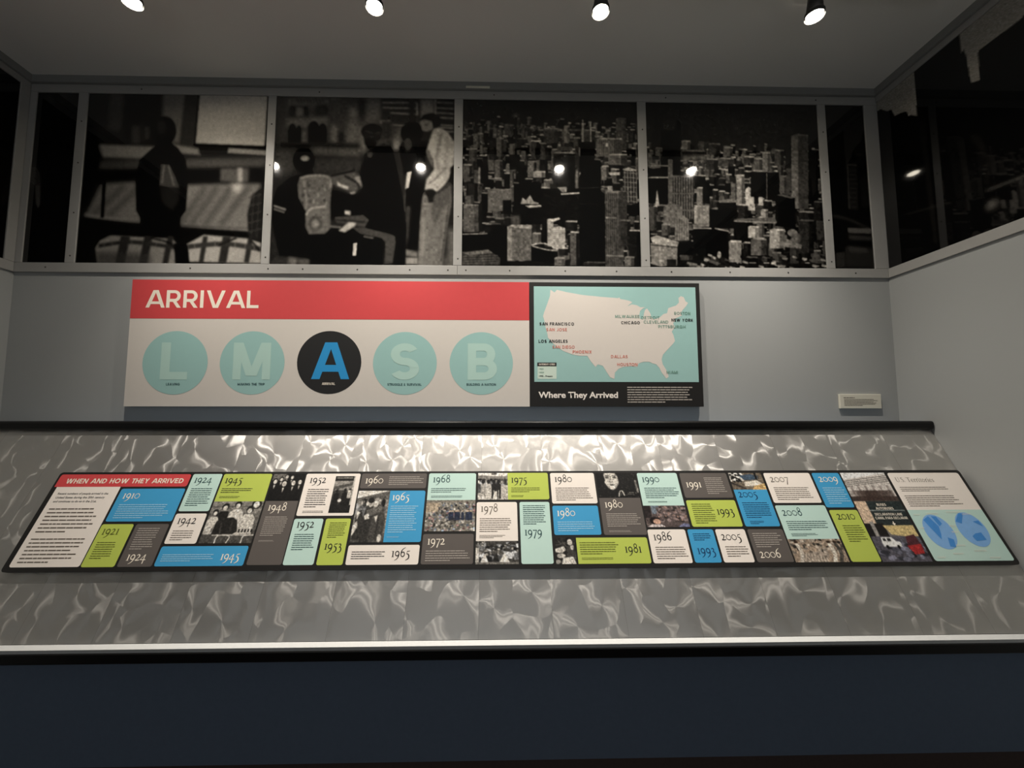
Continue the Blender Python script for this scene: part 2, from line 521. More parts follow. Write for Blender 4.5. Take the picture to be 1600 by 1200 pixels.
# ------------------------------------------------------------------ printed pictures: a small raster painter
class Canvas:
    """picture printed on a flat sheet; drawn in any picture frame given by its four corners"""
    def __init__(s, w, h, quad, base):
        s.w, s.h = w, h
        s.q = quad                       # TL, TR, BL, BR in drawing units
        s.a = np.zeros((h, w, 3)) + np.array(base)
        s.rng = np.random.RandomState(int(w * 31 + h * 7 + quad[0][0]))

    def m(s, pts):
        (tlx, tly), (trx, try_), (blx, bly), (brx, bry) = s.q
        out = []
        for x, y in pts:
            u = 0.5
            for _ in range(3):
                yt = tly + (try_ - tly) * u
                yb = bly + (bry - bly) * u
                t = (y - yt) / (yb - yt)
                xl = tlx + (blx - tlx) * t
                xr = trx + (brx - trx) * t
                u = (x - xl) / (xr - xl)
            out.append((u * s.w, t * s.h))
        return np.array(out)

    def mask(s, P, blur=0):
        x0, y0 = np.floor(P.min(0)).astype(int) - 1 - 3 * blur
        x1, y1 = np.ceil(P.max(0)).astype(int) + 2 + 3 * blur
        x0, y0, x1, y1 = max(x0, 0), max(y0, 0), min(x1, s.w), min(y1, s.h)
        if x1 <= x0 or y1 <= y0:
            return None
        gx = (np.arange((x1 - x0) * 2) + .5) / 2 + x0
        gy = (np.arange((y1 - y0) * 2) + .5) / 2 + y0
        ins = np.zeros((len(gy), len(gx)), bool)
        n = len(P)
        for i in range(n):
            ax, ay = P[i]
            bx, by = P[(i + 1) % n]
            if ay == by:
                continue
            rows = (gy >= min(ay, by)) & (gy < max(ay, by))
            if not rows.any():
                continue
            xc = ax + (gy[rows] - ay) * (bx - ax) / (by - ay)
            ins[rows] ^= gx[None, :] > xc[:, None]
        mk = ins.reshape(y1 - y0, 2, x1 - x0, 2).mean((1, 3))
        for _ in range(2 if blur else 0):
            k = blur
            for ax in (0, 1):
                c = np.cumsum(np.pad(mk, [(k + 1, k) if i == ax else (0, 0) for i in (0, 1)], mode='edge'), ax)
                n2 = mk.shape[ax]
                mk = (np.take(c, np.arange(n2) + 2 * k + 1, ax) - np.take(c, np.arange(n2), ax)) / (2 * k + 1)
        return (slice(y0, y1), slice(x0, x1)), mk

    def poly(s, pts, v, blur=0, al=1.0):
        r = s.mask(s.m(pts), blur)
        if r is None:
            return
        sl, mk = r
        mk = (mk * al)[..., None]
        s.a[sl] = s.a[sl] * (1 - mk) + np.array(v) * mk

    def rect(s, x0, y0, x1, y1, v, blur=0, al=1.0):
        s.poly([(x0, y0), (x1, y0), (x1, y1), (x0, y1)], v, blur, al)

    def ell(s, cx, cy, rx, ry, v, blur=0, al=1.0, rot=0):
        c, n = math.cos(R(rot)), math.sin(R(rot))
        s.poly([(cx + rx * math.cos(t) * c - ry * math.sin(t) * n, cy + rx * math.cos(t) * n + ry * math.sin(t) * c) for t in np.linspace(0, 2 * math.pi, 20)[:-1]], v, blur, al)

    def line(s, pts, w, v, blur=0, al=1.0):
        for q in ribbon([(x, y, w) for x, y in pts], 4 if len(pts) > 2 else 1):
            s.poly(q, v, blur, al)

    def grain(s, amt, k=1):
        n = s.rng.normal(0, 1, s.a.shape[:2])
        s.a = np.clip(s.a * (1 + amt * .3 * n[..., None]), 0.004, 1)

    def mottle(s, amt, size=3):
        """small printed detail: a coarse tonal pattern of a few dots' size"""
        h, w = s.a.shape[:2]
        n = s.rng.normal(0, 1, (h // size + 2, w // size + 2))
        n = np.kron(n, np.ones((size, size)))
        oy, ox = s.rng.randint(0, size, 2)
        n = n[oy:oy + h, ox:ox + w]
        s.a = np.clip(s.a + amt * n[..., None] * (.03 + .97 * s.a), 0.004, 1)

    def soften(s):
        p = np.pad(s.a, ((1, 1), (1, 1), (0, 0)), mode='edge')
        q = (p[:-2] + 2 * p[1:-1] + p[2:]) / 4
        s.a = (q[:, :-2] + 2 * q[:, 1:-1] + q[:, 2:]) / 4

    def sheet(s, name, x0, y0, x1, y1, mt, parent, n0, gain=1.0, thick=0.0, gamma=2.2):
        """the finished sheet as a mesh with one vertex per printed dot"""
        w, h = s.w + 1, s.h + 1
        A = np.pad(s.a, ((0, 1), (0, 1), (0, 0)), mode='edge')
        col = np.ones((h * w, 4), np.float32)
        col[:, :3] = np.clip((A ** gamma * gain).reshape(-1, 3), 0.002, 0.9)
        X, Y = np.meshgrid(np.linspace(x0, x1, w), np.linspace(y1, y0, h))
        V = np.stack([X.ravel(), Y.ravel(), np.full(w * h, n0)], 1).astype(np.float32)
        i = (np.arange(h - 1)[:, None] * w + np.arange(w - 1)[None, :]).ravel()
        F = np.stack([i, i + w, i + w + 1, i + 1], 1)
        if thick:
            k = len(V)
            V = np.vstack([V, np.array([(x0, y1, n0 - thick), (x1, y1, n0 - thick), (x1, y0, n0 - thick), (x0, y0, n0 - thick)], np.float32)])
            col = np.vstack([col, np.tile(np.array([[.02, .02, .02, 1]], np.float32), (4, 1))])
            tl, tr, bl, br = 0, w - 1, (h - 1) * w, h * w - 1
            F = np.vstack([F, [(tl, tr, k + 1, k), (tr, br, k + 2, k + 1), (br, bl, k + 3, k + 2), (bl, tl, k, k + 3), (k, k + 1, k + 2, k + 3)]])
        me = bpy.data.meshes.new(name)
        me.vertices.add(len(V))
        me.vertices.foreach_set('co', V.ravel())
        me.loops.add(F.size)
        me.loops.foreach_set('vertex_index', F.ravel().astype(np.int32))
        me.polygons.add(len(F))
        me.polygons.foreach_set('loop_start', (np.arange(len(F)) * 4).astype(np.int32))
        me.update(calc_edges=True)
        at = me.color_attributes.new('ink', 'FLOAT_COLOR', 'POINT')
        at.data.foreach_set('color', col.ravel())
        me.validate()
        return link(name, me, mt, parent)

# ================================================================== the room
def struct(name, lo, hi, m):
    return tag(box(name, lo, hi, m), kind='structure')

struct('floor', (XL - .1, YN, -0.1), (XR + .1, YB + .1, 0), M['floor'])
struct('wall_back', (XL - .1, YB, 0), (XR + .1, YB + .1, ZC + .1), M['wall'])
struct('wall_left', (XL - .1, YN, 0), (XL, YB, ZC + .1), M['wall'])
struct('wall_right', (XR, YN, 0), (XR + .1, YB, ZC + .1), M['wall'])
struct('ceiling', (XL, YN, ZC), (XR, YB, ZC + .1), M['ceiling'])
struct('trim_1', (XL, YB - .022, ZC - .038), (XR, YB, ZC), M['crown'])
struct('trim_2', (XR - .022, YN, ZC - .038), (XR, YB - .022, ZC), M['crown'])
struct('trim_3', (XL, YN, ZC - .038), (XL + .022, YB - .022, ZC), M['crown'])

# ================================================================== ceiling track and its four spot heads
tk = empty('lighting_track', (0, 1.41, ZC))
tag(tk, 'dark lighting track running across the ceiling above the sloping console', 'light track')
box('track_rail', (-2.0, -.018, -.022), (1.8, .018, 0), M['fixture'], tk, .003)
for ex in (-2.0, 1.8):
    box('end_cap', (ex - (.012 if ex < 0 else 0), -.019, -.023), (ex + (.012 if ex > 0 else 0), .019, 0), M['black'], tk)

def cyl(name, r0, r1, z0, z1, m, parent, seg=28, cap=True, mtx=None):
    bm = bmesh.new()
    bmesh.ops.create_cone(bm, segments=seg, radius1=r0, radius2=r1, depth=z1 - z0, cap_ends=cap, matrix=Matrix.Translation((0, 0, (z0 + z1) / 2)))
    if mtx is not None:
        bmesh.ops.transform(bm, matrix=mtx, verts=bm.verts)
    o = from_bm(name, bm, m, parent)
    for p in o.data.polygons:
        p.use_smooth = len(p.vertices) == 4
    return o

SPOT_LABELS = ['glowing ceiling spotlight above the L circle, leftmost of the four',
               'glowing ceiling spotlight above the black A circle, second of the four from the left',
               'glowing ceiling spotlight above the map panel, third of the four from the left',
               'glowing ceiling spotlight near the right wall, rightmost of the four']
for (sx, sy, power, aim), lab in zip(SPOTS, SPOT_LABELS):
    t = empty('track_spotlight', (sx, sy, ZC - .023))
    tag(t, lab, 'spotlight', 'spot heads on the ceiling track')
    c = Vector((0, 0, SPOT_Z - (ZC - .023)))           # lens centre, local
    d = (Vector(aim) - Vector((sx, sy, SPOT_Z))).normalized()
    q = Matrix.Translation(c) @ (-d).to_track_quat('Z', 'Y').to_matrix().to_4x4()   # local +Z points back up the beam
    box('adapter', (-.03, -.014, -.02), (.03, .014, 0), M['fixture'], t, .003)
    cyl('stem', .006, .006, c.z + .055, -.018, M['fixture'], t, 12)
    h = cyl('lamp_head', .030, .024, -.004, .07, M['fixture'], t, 28, True, q)
    cyl('heat_sink', .020, .018, .068, .085, M['black'], h, 20, True, q)
    cyl('rim', .034, .034, -.012, .004, M['fixture'], h, 28, False, q)
    cyl('lens', .028, .028, -.010, -.006, M['lens'], t, 28, True, q)
    for nm, share, cone in (('spot_beam', .62, 78), ('spot_spill', .42, 140)):     # reflector beam and its wide spill
        ld = bpy.data.lights.new(nm, 'SPOT')
        ld.energy = power * share
        ld.color = (1.0, 0.93, 0.845)
        ld.spot_size = R(cone)
        ld.spot_blend = 1.0
        ld.shadow_soft_size = 0.026
        lo = bpy.data.objects.new(nm, ld)
        C.objects.link(lo)
        lo.parent = t
        lo.location = c + d * .016
        lo.rotation_euler = (-d).to_track_quat('Z', 'Y').to_euler()

# ================================================================== sloping console
ey, ez = math.cos(SLOPE), math.sin(SLOPE)
OY, OZ = 1.765, CAMZ - .051                                   # slope origin (v = 0) at the top edge of the metal
con = empty('display_console', (0, 1.62, 0))
tag(con, 'sloping swirl-ground aluminium display console with black edges and navy front', 'display console')
def cloc(y, z): return (0, y - 1.62, z)
face = box('metal_face', (XL + .002, -.80, -.018), (XR - .002, 0, 0), M['metal'], con)
face.location = cloc(OY, OZ)
face.rotation_euler = (SLOPE, 0, 0)
fy, fz = OY - .80 * ey, OZ - .80 * ez                          # front edge
box('front_lip', (XL + .002, fy - 1.62 - .033, fz - .012), (XR - .002, fy - 1.62 - .001, fz - .001), M['lip'], con)
bm = bmesh.new()
add_box(bm, XL + .002, fy - 1.62 - .0365, fz - .046, XR - .002, fy - 1.62 + .012, fz - .0125)
fe = [e for e in bm.edges if abs(e.verts[0].co.y - (fy - 1.62 - .0365)) < 1e-5 and abs(e.verts[1].co.y - (fy - 1.62 - .0365)) < 1e-5]
bmesh.ops.bevel(bm, geom=fe, offset=.0035, segments=3, affect='EDGES', profile=.5)
from_bm('front_rail', bm, M['black'], con, smooth=False)
bm = bmesh.new()
add_box(bm, XL + .002, OY - 1.62 - .020, OZ + .001, XR - .006, OY - 1.62 + .030, OZ + .040)
fe = [e for e in bm.edges if abs(e.verts[0].co.x - e.verts[1].co.x) > 1]
bmesh.ops.bevel(bm, geom=fe, offset=.012, segments=4, affect='EDGES', profile=.5)
from_bm('top_rail', bm, M['black'], con)
box('ledge', (XL + .002, OY - 1.62 + .031, OZ - .010), (XR - .002, YB - 1.62 - .002, OZ + .022), M['navy'], con)
box('front_panel', (XL + .002, -.19, .180), (XR - .002, -.172, fz - .0435), M['navy'], con)
box('soffit', (XL + .002, fy - 1.62 + .0135, fz - .043), (XR - .002, -.171, fz - .031), M['black'], con)
box('plinth', (XL + .002, -.186, .001), (XR - .002, -.170, .179), M['plinth'], con)

# ================================================================== timeline panel on the slope
PT = .020
tl = empty('timeline_panel', (0, OY - .5625 * 0, OZ), (SLOPE, 0, 0))
tag(tl, 'long black timeline panel of coloured year tiles and photos on the sloping metal', 'timeline panel')
bm = bmesh.new()
pts = rrect(-1.786, -.579, 2.010, -.203, .012)
vb = [bm.verts.new((x, y, .004)) for x, y in pts]
vt = [bm.verts.new((x, y, PT)) for x, y in pts]
bm.faces.new(vt)
bm.faces.new(vb[::-1])
for i in range(len(pts)):
    j = (i + 1) % len(pts)
    bm.faces.new((vb[i], vb[j], vt[j], vt[i]))
from_bm('backing_board', bm, M['board'], tl)
for px in (-1.5, -.6, .3, 1.2, 1.8):
    box('standoff', (px - .02, -.42, .0003), (px + .02, -.36, .0038), M['board'], tl)
N1, N2, N3 = PT + .0004, PT + .0008, PT + .0012

tr = random.Random(3)
hd = polys('title_bar', [rrect(-1.777, -.2645, -1.250, -.2125, .009, corners=(1, 1, 0, 1))], M['red'], tl, N1)
hd['label'] = 'red title bar'
polys('title_lettering', caps_line('WHEN AND HOW THEY ARRIVED', -1.742, -.2505, .0200, .470, .19), M['cream'], hd, N2)
it = polys('introduction_tile', [rrect(-1.766, -.563, -1.513, -.2648, .009, corners=(0, 0, 1, 1))], M['white'], tl, N1)
it['label'] = 'tall cream introduction tile'
for k, s in enumerate(('Recent numbers of people arrived in the', 'United States during the 20th century', 'and continues to do so in the 21st.')):
    font_text('introduction_text', s, -1.746, -.296 - .0155 * k, .0082, (.198, .192, .168)[k], M['ink'], it, N2, .012)
for y0, y1 in ((-.445, -.345), (-.552, -.458)):
    polys('body_text', text_rows(-1.745, y0, -1.545, y1, 7, tr), M['brownink'], it, N2)

# ---- photographs printed on the tiles
DK, MD, LT = (.12,) * 3, (.45,) * 3, (.85,) * 3
def g(v): return (v * 1.02, v * .99, v * .94)

def crowd(c, seed, y0, y1, n, size, tones=(.1, .9), colour=0.0):
    rg = random.Random(seed)
    W, H = 100, 100
    for i in range(n):
        t = i / n
        y = y0 + (y1 - y0) * t
        x = rg.uniform(-5, 105)
        s = size * (.6 + .8 * t)
        v = rg.uniform(*tones)
        cl = [v + rg.uniform(-colour, colour) for _ in range(3)]
        c.poly([(x - s * .6, y + s * 2.2), (x - s * .55, y + s * .7), (x, y + s * .35), (x + s * .55, y + s * .7), (x + s * .6, y + s * 2.2)], cl)
        hv = rg.uniform(.05, .35)
        c.ell(x, y, s * .34, s * .44, g(hv))
        if rg.random() < .6:
            c.ell(x + rg.uniform(-.1, .1) * s, y + s * .12, s * .22, s * .28, g(rg.uniform(.5, .85)))

SQ = ((0, 0), (100, 0), (0, 100), (100, 100))

def ph_seated(c):
    c.rect(0, 0, 100, 30, g(.5)); c.rect(0, 12, 100, 15, g(.35)); c.rect(0, 75, 100, 100, g(.3))
    def person(x, y, dress, s=1.0, head=.85):
        c.poly([(x - 13 * s, 80), (x - 14 * s, y + 20), (x - 7 * s, y + 10), (x + 8 * s, y + 10), (x + 15 * s, y + 22), (x + 16 * s, 80)], g(dress))
        c.ell(x, y - 1, 7 * s, 9 * s, g(.12)); c.ell(x, y + 2, 4.5 * s, 6 * s, g(head))
    person(28, 15, .14); person(12, 28, .8, .8); person(52, 10, .82); person(78, 22, .78)
    c.ell(88, 8, 10, 12, g(.15)); c.ell(88, 9, 6, 8, g(.9))
    c.poly([(20, 50), (28, 42), (50, 40), (60, 48), (66, 74), (58, 80), (18, 80), (14, 72)], g(.15)); c.line([(30, 50), (34, 78)], 2, g(.3), 1); c.line([(50, 46), (52, 76)], 2, g(.26), 1)
    for i in range(6): c.line([(4 + i * 3, 45), (2 + i * 3, 78)], 1.4, g(.75))
    for x in (30, 80):
        c.line([(x, 100), (x + 2, 84), (x + 24, 84), (x + 22, 100)], 2.2, g(.92)); c.line([(x - 10, 82), (x + 40, 82)], 1.8, g(.9))
    for i in range(5): c.rect(68 + i * 6, 68, 71 + i * 6, 76, g(.1))

def ph_suits(c):
    c.rect(0, 0, 100, 100, g(.1)); c.rect(0, 0, 45, 25, g(.4))
    rg = random.Random(5)
    for x, y, s in ((45, 12, .8), (62, 14, .8), (30, 22, .8), (12, 30, 1), (42, 38, 1.2), (70, 35, 1.1), (90, 32, 1)):
        c.poly([(x - 14 * s, 100), (x - 14 * s, y + 20 * s), (x - 4, y + 11 * s), (x + 5, y + 11 * s), (x + 14 * s, y + 20 * s), (x + 14 * s, 100)], g(.09))
        c.ell(x, y - 3, 7.5 * s, 10 * s, g(.08)); c.ell(x, y, 6 * s, 8.5 * s, g(.8))
        c.poly([(x - 3, y + 12 * s), (x + 3, y + 12 * s), (x, y + 28 * s)], g(.85))

def ph_station(c):
    c.rect(0, 0, 100, 100, g(.25)); c.rect(0, 0, 100, 14, g(.12)); c.rect(8, 3, 90, 8, g(.45)); c.rect(0, 14, 100, 40, g(.55)); c.poly([(0, 30), (100, 18), (100, 26), (0, 40)], g(.3))
    for x, y in ((22, 42), (62, 40), (85, 40)):
        c.ell(x, y, 7, 5, g(.12)); c.poly([(x - 16, 90), (x - 13, y + 8), (x, y + 4), (x + 13, y + 8), (x + 15, 90)], g(.1))
    c.ell(42, 68, 9, 5, g(.85)); c.rect(75, 40, 92, 62, g(.75)); c.rect(94, 0, 100, 100, g(.7)); c.rect(0, 80, 100, 100, g(.12))

def ph_embrace(c):
    c.rect(0, 0, 100, 100, g(.5)); c.poly([(0, 0), (100, 0), (0, 16)], g(.9)); c.poly([(0, 16), (100, 2), (100, 18), (0, 22)], g(.35))
    crowd(c, 11, 18, 26, 14, 13, (.2, .8))
    c.rect(0, 84, 100, 100, g(.3))
    c.poly([(6, 95), (6, 46), (20, 38), (30, 60), (34, 96)], g(.2)); c.poly([(4, 40), (18, 44), (10, 58)], g(.85))
    c.poly([(28, 100), (26, 60), (34, 32), (52, 26), (60, 50), (56, 100)], g(.2))
    c.ell(46, 26, 8, 8, g(.7)); c.ell(46, 20, 9, 6, g(.12))
    c.poly([(52, 96), (56, 42), (68, 26), (86, 34), (98, 60), (94, 96)], g(.27)); c.line([(76, 50), (74, 94)], 3, g(.15), 1); c.poly([(36, 40), (60, 34), (82, 30), (84, 40), (56, 50), (38, 52)], g(.38))
    c.ell(66, 22, 11, 7, g(.62)); c.ell(62, 27, 7, 7, g(.8)); c.poly([(30, 50), (44, 46), (48, 56), (34, 58)], g(.85))
    c.poly([(62, 52), (72, 50), (70, 64)], g(.9)); c.ell(86, 93, 7, 7, g(.8)); c.poly([(0, 70), (12, 60), (16, 72), (2, 90)], g(.8))

def ph_troops(c):
    c.rect(0, 0, 100, 100, (.5, .48, .44)); c.poly([(0, 8), (30, 10), (24, 45), (0, 42)], (.66, .6, .52))
    rg = random.Random(8)
    for i in range(420):
        y = rg.uniform(10, 100); x = rg.uniform(0, 100)
        if y < 40 and x < 26: continue
        v = rg.uniform(.15, .85)
        cl = (v, v * .97, v * .92) if rg.random() < .75 else (v, v * .75, v * .75) if rg.random() < .5 else (v * .8, v * .88, v)
        c.ell(x, y, rg.uniform(1.2, 3.2), rg.uniform(1.5, 4.2), cl)
    for i in range(14):
        x = rg.uniform(48, 92); c.poly([(x - 3, 66), (x - 3, 44), (x, 38), (x + 3, 44), (x + 3, 66)], (.16, .19, .26)); c.ell(x, 37, 1.8, 2.6, (.8, .7, .6))
    c.line([(30, 80), (62, 58)], 1.6, (.12, .1, .1))

def ph_refugees(c):
    c.rect(0, 0, 100, 100, g(.75)); c.poly([(0, 0), (100, 0), (100, 10), (60, 14), (0, 6)], g(.9)); c.poly([(0, 10), (70, 14), (100, 12), (100, 30), (0, 32)], g(.5)); c.ell(55, 4, 10, 4, g(.35))
    crowd(c, 21, 25, 34, 16, 16, (.1, .85)); c.rect(70, 48, 100, 100, g(.7))
    for x, v in ((18, .6), (36, .75), (54, .1), (70, .12)):
        c.poly([(x - 7, 98), (x - 8, 46), (x, 38), (x + 8, 46), (x + 7, 98)], g(v)); c.ell(x, 34, 6, 8, g(.1)); c.rect(x - 1, 66, x + 1, 98, g(.85))
    c.poly([(50, 98), (56, 70), (64, 70), (66, 98)], g(.9)); c.poly([(12, 98), (18, 80), (26, 98)], g(.92))

def ph_camp(c):
    c.rect(0, 0, 100, 100, g(.25)); crowd(c, 31, 0, 60, 46, 15, (.08, .9)); c.rect(0, 92, 100, 100, g(.45)); c.rect(0, 30, 8, 92, g(.82))
    c.poly([(12, 92), (22, 55), (30, 92)], g(.88)); c.poly([(56, 92), (68, 54), (80, 92)], g(.9)); c.poly([(38, 90), (50, 52), (56, 90)], g(.15))

def ph_face(c):
    c.rect(0, 0, 100, 100, g(.09)); rg = random.Random(4)
    for i in range(60): c.ell(rg.uniform(0, 100), rg.uniform(0, 100), 1.6, 1.6, g(rg.uniform(.12, .35)))
    c.poly([(22, 0), (48, 0), (54, 16), (55, 40), (46, 62), (38, 70), (28, 62), (20, 40), (18, 18)], g(.78), 1)
    c.ell(28, 19, 4.6, 3, g(.12), 1); c.ell(46, 19, 4.6, 3, g(.12), 1); c.ell(28, 12, 6, 2, g(.2), 1); c.ell(46, 12, 6, 2, g(.2), 1)
    c.line([(37, 18), (35, 34)], 2, g(.6), 1); c.ell(33, 36, 2, 1.6, g(.25)); c.ell(40, 36, 2, 1.6, g(.25)); c.ell(38, 49, 6, 2.6, g(.25)); c.ell(38, 54, 5, 1.2, g(.9))
    c.poly([(18, 0), (22, 30), (14, 50), (0, 60), (0, 0)], g(.08)); c.poly([(54, 0), (56, 44), (62, 60), (100, 70), (100, 0)], g(.1))
    for i in range(30): c.ell(rg.uniform(60, 100), rg.uniform(0, 70), 1.5, 1.5, g(rg.uniform(.15, .3)))
    c.line([(50, 96), (54, 76), (60, 74), (64, 92)], 3, g(.85)); c.line([(56, 92), (58, 80)], 2, g(.3)); c.line([(96, 30), (98, 80)], 4, g(.6), 1)
    for i in range(8): c.ell(74 + i % 4 * 4, 80 + i // 4 * 6, 1.3, 1.3, g(.8))

def ph_child(c):
    c.rect(0, 0, 100, 100, g(.14)); rg = random.Random(14)
    for i in range(30): c.line([(rg.uniform(0, 100), rg.uniform(0, 40)), (rg.uniform(0, 100), rg.uniform(0, 40))], 2, g(rg.uniform(.1, .45)))
    c.ell(66, 12, 16, 14, g(.07)); c.ell(70, 18, 12, 12, g(.78)); c.poly([(50, 95), (54, 42), (66, 32), (88, 36), (96, 60), (92, 95)], g(.25)); c.poly([(70, 34), (86, 28), (84, 46), (74, 48)], g(.8))
    c.poly([(0, 44), (40, 34), (50, 48), (30, 60), (0, 56)], g(.8)); c.ell(26, 70, 20, 9, g(.75)); c.poly([(26, 100), (34, 78), (80, 74), (92, 100)], g(.86)); c.ell(10, 92, 14, 8, g(.55))

def ph_station_crowd(c):
    c.rect(0, 0, 100, 100, (.34, .3, .29)); c.rect(18, 0, 38, 40, (.42, .46, .5)); c.rect(0, 0, 16, 60, (.16, .14, .14))
    rg = random.Random(6)
    for i in range(70):
        x, y = rg.uniform(30, 100), rg.uniform(5, 75); v = rg.uniform(.15, .6)
        c.ell(x, y, rg.uniform(3, 6), rg.uniform(4, 9), (v * 1.08, v * .95, v * .93))
        if rg.random() < .5: c.ell(x, y - 4, 2.4, 3.2, (.62, .5, .45))
    c.ell(22, 72, 13, 17, (.1, .08, .08)); c.ell(26, 76, 9, 12, (.75, .6, .52)); c.poly([(2, 100), (14, 88), (36, 90), (44, 100)], (.8, .75, .74)); c.poly([(74, 100), (88, 84), (100, 88), (100, 100)], (.45, .46, .58))

def ph_raft(c):
    c.rect(0, 0, 100, 100, (.42, .38, .33)); c.poly([(0, 0), (40, 0), (48, 30), (20, 48), (0, 40)], (.9, .88, .85)); rg = random.Random(16)
    for i in range(40): c.ell(rg.uniform(0, 45), rg.uniform(0, 55), 4, 6, g(rg.choice((.08, .15, .9))))
    c.poly([(30, 18), (66, 8), (88, 20), (84, 40), (44, 46)], (.26, .32, .38)); c.poly([(40, 55), (80, 45), (94, 66), (70, 82), (40, 80)], (.86, .82, .76)); c.poly([(66, 80), (100, 64), (100, 100), (60, 100)], (.8, .66, .45))
    c.rect(78, 0, 84, 40, (.1, .1, .1)); c.line([(0, 60), (40, 96)], 8, (.2, .18, .17))

def ph_march(c):
    c.rect(0, 0, 100, 100, (.62, .55, .48)); rg = random.Random(26)
    for i in range(80):
        x, y = rg.uniform(0, 100), rg.uniform(0, 62); v = rg.uniform(.1, .85)
        c.ell(x, y, rg.uniform(2, 4), rg.uniform(3, 9), (v, v * .93, v * .85))
    c.poly([(8, 100), (20, 66), (48, 56), (70, 64), (60, 100)], (.6, .55, .5))
    for x, v in ((14, .8), (76, .86), (88, .3)):
        c.line([(x, 20), (x + 4, 60), (x - 2, 100)], 7, (v, v * .95, v * .88)); c.ell(x, 14, 4, 6, (.2, .15, .12))
    for i in range(8): c.line([(26 + i * 5, 60 + i * 3), (20 + i * 6, 98)], 1.5, (.86, .8, .72))

def ph_border(c):
    """crossing booths seen under an overhead lane board"""
    c.rect(0, 0, 100, 100, (.45, .43, .42)); c.poly([(0, 0), (100, 0), (100, 2), (0, 9)], (.94, .93, .92)); c.poly([(0, 9), (100, 1), (100, 30), (0, 30)], (.80, .77, .74))
    for i in range(4): c.line([(0, 11 + i * 2.2), (100, 4 + i * 2.2)], .8, (.4, .38, .36))
    for i in range(6): c.rect(8 + i * 16, 16, 13 + i * 16, 26, (.58, .54, .52)); c.rect(16 + i * 16, 14, 19 + i * 16, 29, (.8, .77, .74))
    c.rect(0, 29, 100, 35, (.3, .26, .24)); rg = random.Random(36)
    for i in range(30): c.rect(rg.uniform(0, 98), 22, rg.uniform(0, 98), 34, (.25, .2, .18), al=.15)
    c.rect(0, 35, 30, 60, (.82, .72, .62)); c.rect(26, 35, 100, 63, (.17, .20, .20)); c.rect(26, 45, 100, 46, (.55, .57, .56))
    c.rect(0, 60, 40, 76, (.13, .12, .12)); c.poly([(36, 62), (100, 62), (100, 76), (46, 72)], (.83, .74, .52)); c.rect(12, 58, 20, 74, (.6, .58, .56))
    c.rect(0, 74, 100, 100, (.34, .33, .36))
    for i in range(36):
        x, y = rg.uniform(0, 100), rg.uniform(80, 99); v = rg.uniform(.15, .55)
        c.ell(x, y, rg.uniform(4, 11), 2.2, (v, v, v * 1.12))
    c.poly([(18, 80), (20, 75), (42, 75), (48, 79), (56, 80), (56, 85), (18, 85)], (.93, .92, .9)); c.rect(22, 76, 28, 79, (.2, .2, .2)); c.rect(31, 76, 38, 79, (.2, .2, .2)); c.ell(25, 85, 3, 2, g(.1)); c.ell(48, 85, 3, 2, g(.1))
    c.poly([(66, 88), (72, 74), (92, 72), (98, 88)], (.32, .18, .2)); c.poly([(66, 84), (96, 82), (94, 92), (74, 93)], (.66, .2, .2))

PHOTO = dict(seated=ph_seated, suits=ph_suits, station=ph_station, embrace=ph_embrace, troops=ph_troops, refugees=ph_refugees, camp=ph_camp,
             face=ph_face, child=ph_child, crowd=ph_station_crowd, raft=ph_raft, march=ph_march, border=ph_border)
PHOTO_LABEL = dict(seated='black and white photo of seated people', suits='black and white photo of men in suits', station='black and white photo of people at a station',
                   embrace='black and white photo of people embracing', troops='photo of a dense crowd', refugees='black and white photo of a standing group', camp='black and white photo of a seated crowd',
                   face='dark photo of a face', child='black and white photo of a child', crowd='colour photo of a crowd', raft='colour photo of rubble', march='brownish photo of a crowd', border='photo of crossing booths and lane board')

